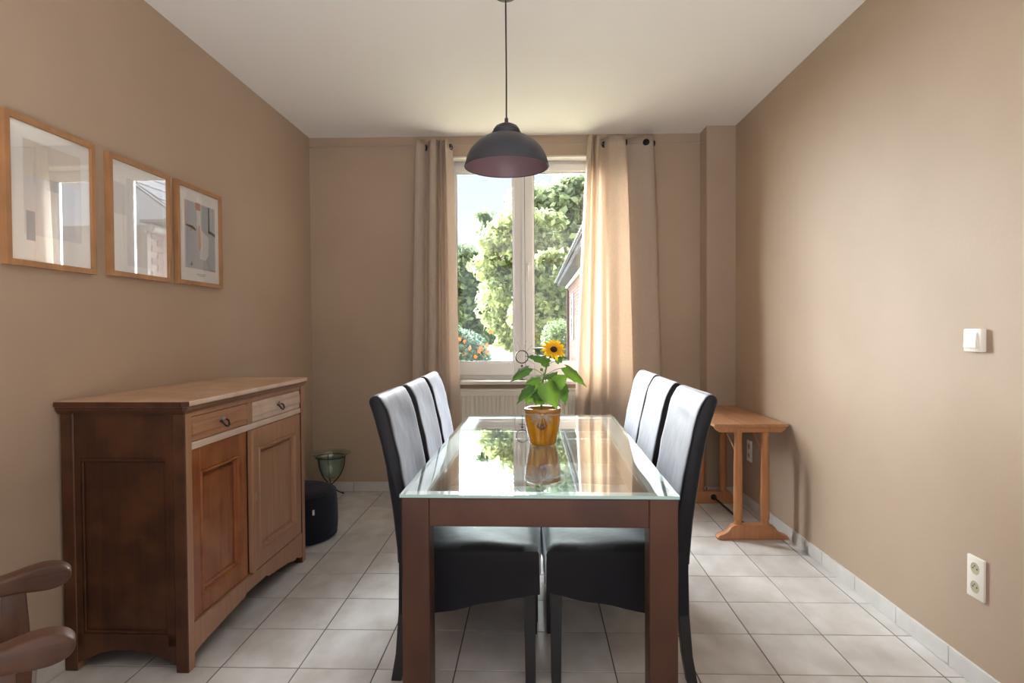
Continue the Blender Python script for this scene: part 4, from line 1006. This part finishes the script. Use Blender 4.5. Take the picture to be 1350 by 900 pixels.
leaf_cloud('foliage', [(0, 0, .7, .5, .4, .55), (.2, 0, .35, .5, .4, .4)], 5000, .05, M['hedge'], wbu)
leaf_cloud('blossoms', [(0, 0, .72, .5, .4, .5)], 500, .045, M['wbloom'], wbu)
b = nb(); add_tube(b, [(0, 0, -.05), (0, 0, .6)], .03, 6); obj('stem', b, M['bark'], wbu)

# brick house next door, its eave running away from the window
ex0, ey0, ex1, ey1 = .835, 6.9, .999, 17.645; EZ = 2.60
hs = thing('neighbour_house', 'pink brick house with grey tiled roof seen at the right of the window', 'house', (ex1, ey1, GZ), 0)
HL = ey1 - ey0; ang = math.atan2(ex0 - ex1, ey0 - ey1)   # direction toward the viewer
dirv = Vector((ex0 - ex1, ey0 - ey1, 0)).normalized(); outv = Vector((1, 0, 0)) - dirv * dirv.x; outv.normalize()
HM = Matrix(((outv.x, dirv.x, 0, 0), (outv.y, dirv.y, 0, 0), (0, 0, 1, 0), (0, 0, 0, 1)))   # local x = into house, y = towards viewer
zl = EZ - GZ
def hobj(nm, b, mt, par=None):
    for v in b.verts: v.co = HM @ v.co
    return obj(nm, b, mt, par or hs)
wx = .30
b = nb(); add_box(b, (wx + .012, .25, -.4), (6.5, HL, zl - .05)); hobj('wall_core', b, M['mortar'])
b = nb(); bl_, bh = .215, .065
for c_ in range(int((zl + .25) / (bh + .01))):
    z0 = -.3 + c_ * (bh + .01); y = .25 + (0 if c_ % 2 else .11)
    while y < HL - bl_: add_box(b, (wx, y, z0), (wx + .02, y + bl_ - .01, z0 + bh)); y += bl_
    x_ = wx + (0 if c_ % 2 else .05)
    while x_ < 2.2: add_box(b, (x_, .235, z0), (x_ + bl_ - .01, .255, z0 + bh)); x_ += bl_
o = hobj('brickwork', b, M['brick']); o['kind'] = 'stuff'
for (y0, y1, z0, z1) in ((1.6, 2.5, .75, 1.9), (5.2, 6.2, .75, 1.9)):
    b = nb(); rect = (wx - .02, wx + .03); add_box(b, (rect[0], y0, z0), (rect[1], y0 + .07, z1)); add_box(b, (rect[0], y1 - .07, z0), (rect[1], y1, z1)); add_box(b, (rect[0], y0, z0), (rect[1], y1, z0 + .07)); add_box(b, (rect[0], y0, z1 - .07), (rect[1], y1, z1))
    f_ = hobj('house_window', b, M['steel']); b = nb(); add_box(b, (wx, y0 + .07, z0 + .07), (wx + .008, y1 - .07, z1 - .07)); hobj('window_pane', b, M['art_slate'], f_)
b = nb(); add_tube(b, [(wx - .04, .5, -.3), (wx - .04, .5, zl - .2)], .04, 10); hobj('downpipe', b, M['bloom'] if False else M['brick'])
# soffit boards, fascia, gutter pipe
for k in range(int(HL / .45)):
    b = nb(); y0 = .0 + k * .45; add_box(b, (.01, y0 + .012, zl - .045), (wx + .03, y0 + .438, zl - .025), .003); hobj('soffit_board', b, M['soffit'])
b = nb(); add_box(b, (.0, 0, zl - .03), (.02, HL, zl + .06)); add_box(b, (.0, 0, zl - .02), (wx + .1, HL, zl + .01)); hobj('fascia', b, M['soffit'])
b = nb(); add_tube(b, [(wx - .03, .1, zl - .09), (wx - .03, HL, zl - .09)], .05, 10); hobj('moulding_pipe', b, M['zinc'])
# roof slope
pit = math.radians(36); cs, sn = math.cos(pit), math.sin(pit)
def roofpt(s, y, h_): return (s * cs - h_ * sn - .05, y, zl + .06 + s * sn + h_ * cs)
b = nb(); va = [b.verts.new(roofpt(s, y, h_)) for s, y, h_ in ((0, -.15, -.02), (6, -.15, -.02), (6, HL, -.02), (0, HL, -.02))]; vb = [b.verts.new(roofpt(s, y, h_)) for s, y, h_ in ((0, -.15, 0), (6, -.15, 0), (6, HL, 0), (0, HL, 0))]
b.faces.new(va); b.faces.new(vb[::-1])
for k in range(4): b.faces.new((va[k], va[(k + 1) % 4], vb[(k + 1) % 4], vb[k]))
hobj('roof_deck', b, M['rooftile'])
def tile_geo(b, s0, y0, w_, l_):
    A = [roofpt(s0, y0, .035), roofpt(s0, y0 + w_, .022), roofpt(s0 + l_, y0 + w_, .006), roofpt(s0 + l_, y0, .014)]
    Bt = [roofpt(s0, y0, .010), roofpt(s0, y0 + w_, .0), roofpt(s0 + l_, y0 + w_, -.004), roofpt(s0 + l_, y0, .0)]
    a_ = [b.verts.new(p_) for p_ in A]; c_ = [b.verts.new(p_) for p_ in Bt]
    b.faces.new(a_); b.faces.new(c_[::-1])
    for k in range(4): b.faces.new((a_[k], a_[(k + 1) % 4], c_[(k + 1) % 4], c_[k]))
tw_, tl_ = .24, .34
nrow = int(6 / tl_); ncol = int((HL + .1) / tw_)
b_rest = nb()
for r_ in range(nrow):
    for c_ in range(ncol):
        if r_ < 4:
            b = nb(); tile_geo(b, r_ * tl_ - .02, -.12 + c_ * tw_ + .004, tw_ - .008, tl_ + .02); hobj('roof_tile', b, M['rooftile'])
        else: tile_geo(b_rest, r_ * tl_ - .02, -.12 + c_ * tw_ + .004, tw_ - .008, tl_ + .02)
o = hobj('upper_roof_tiles', b_rest, M['rooftile']); o['kind'] = 'stuff'
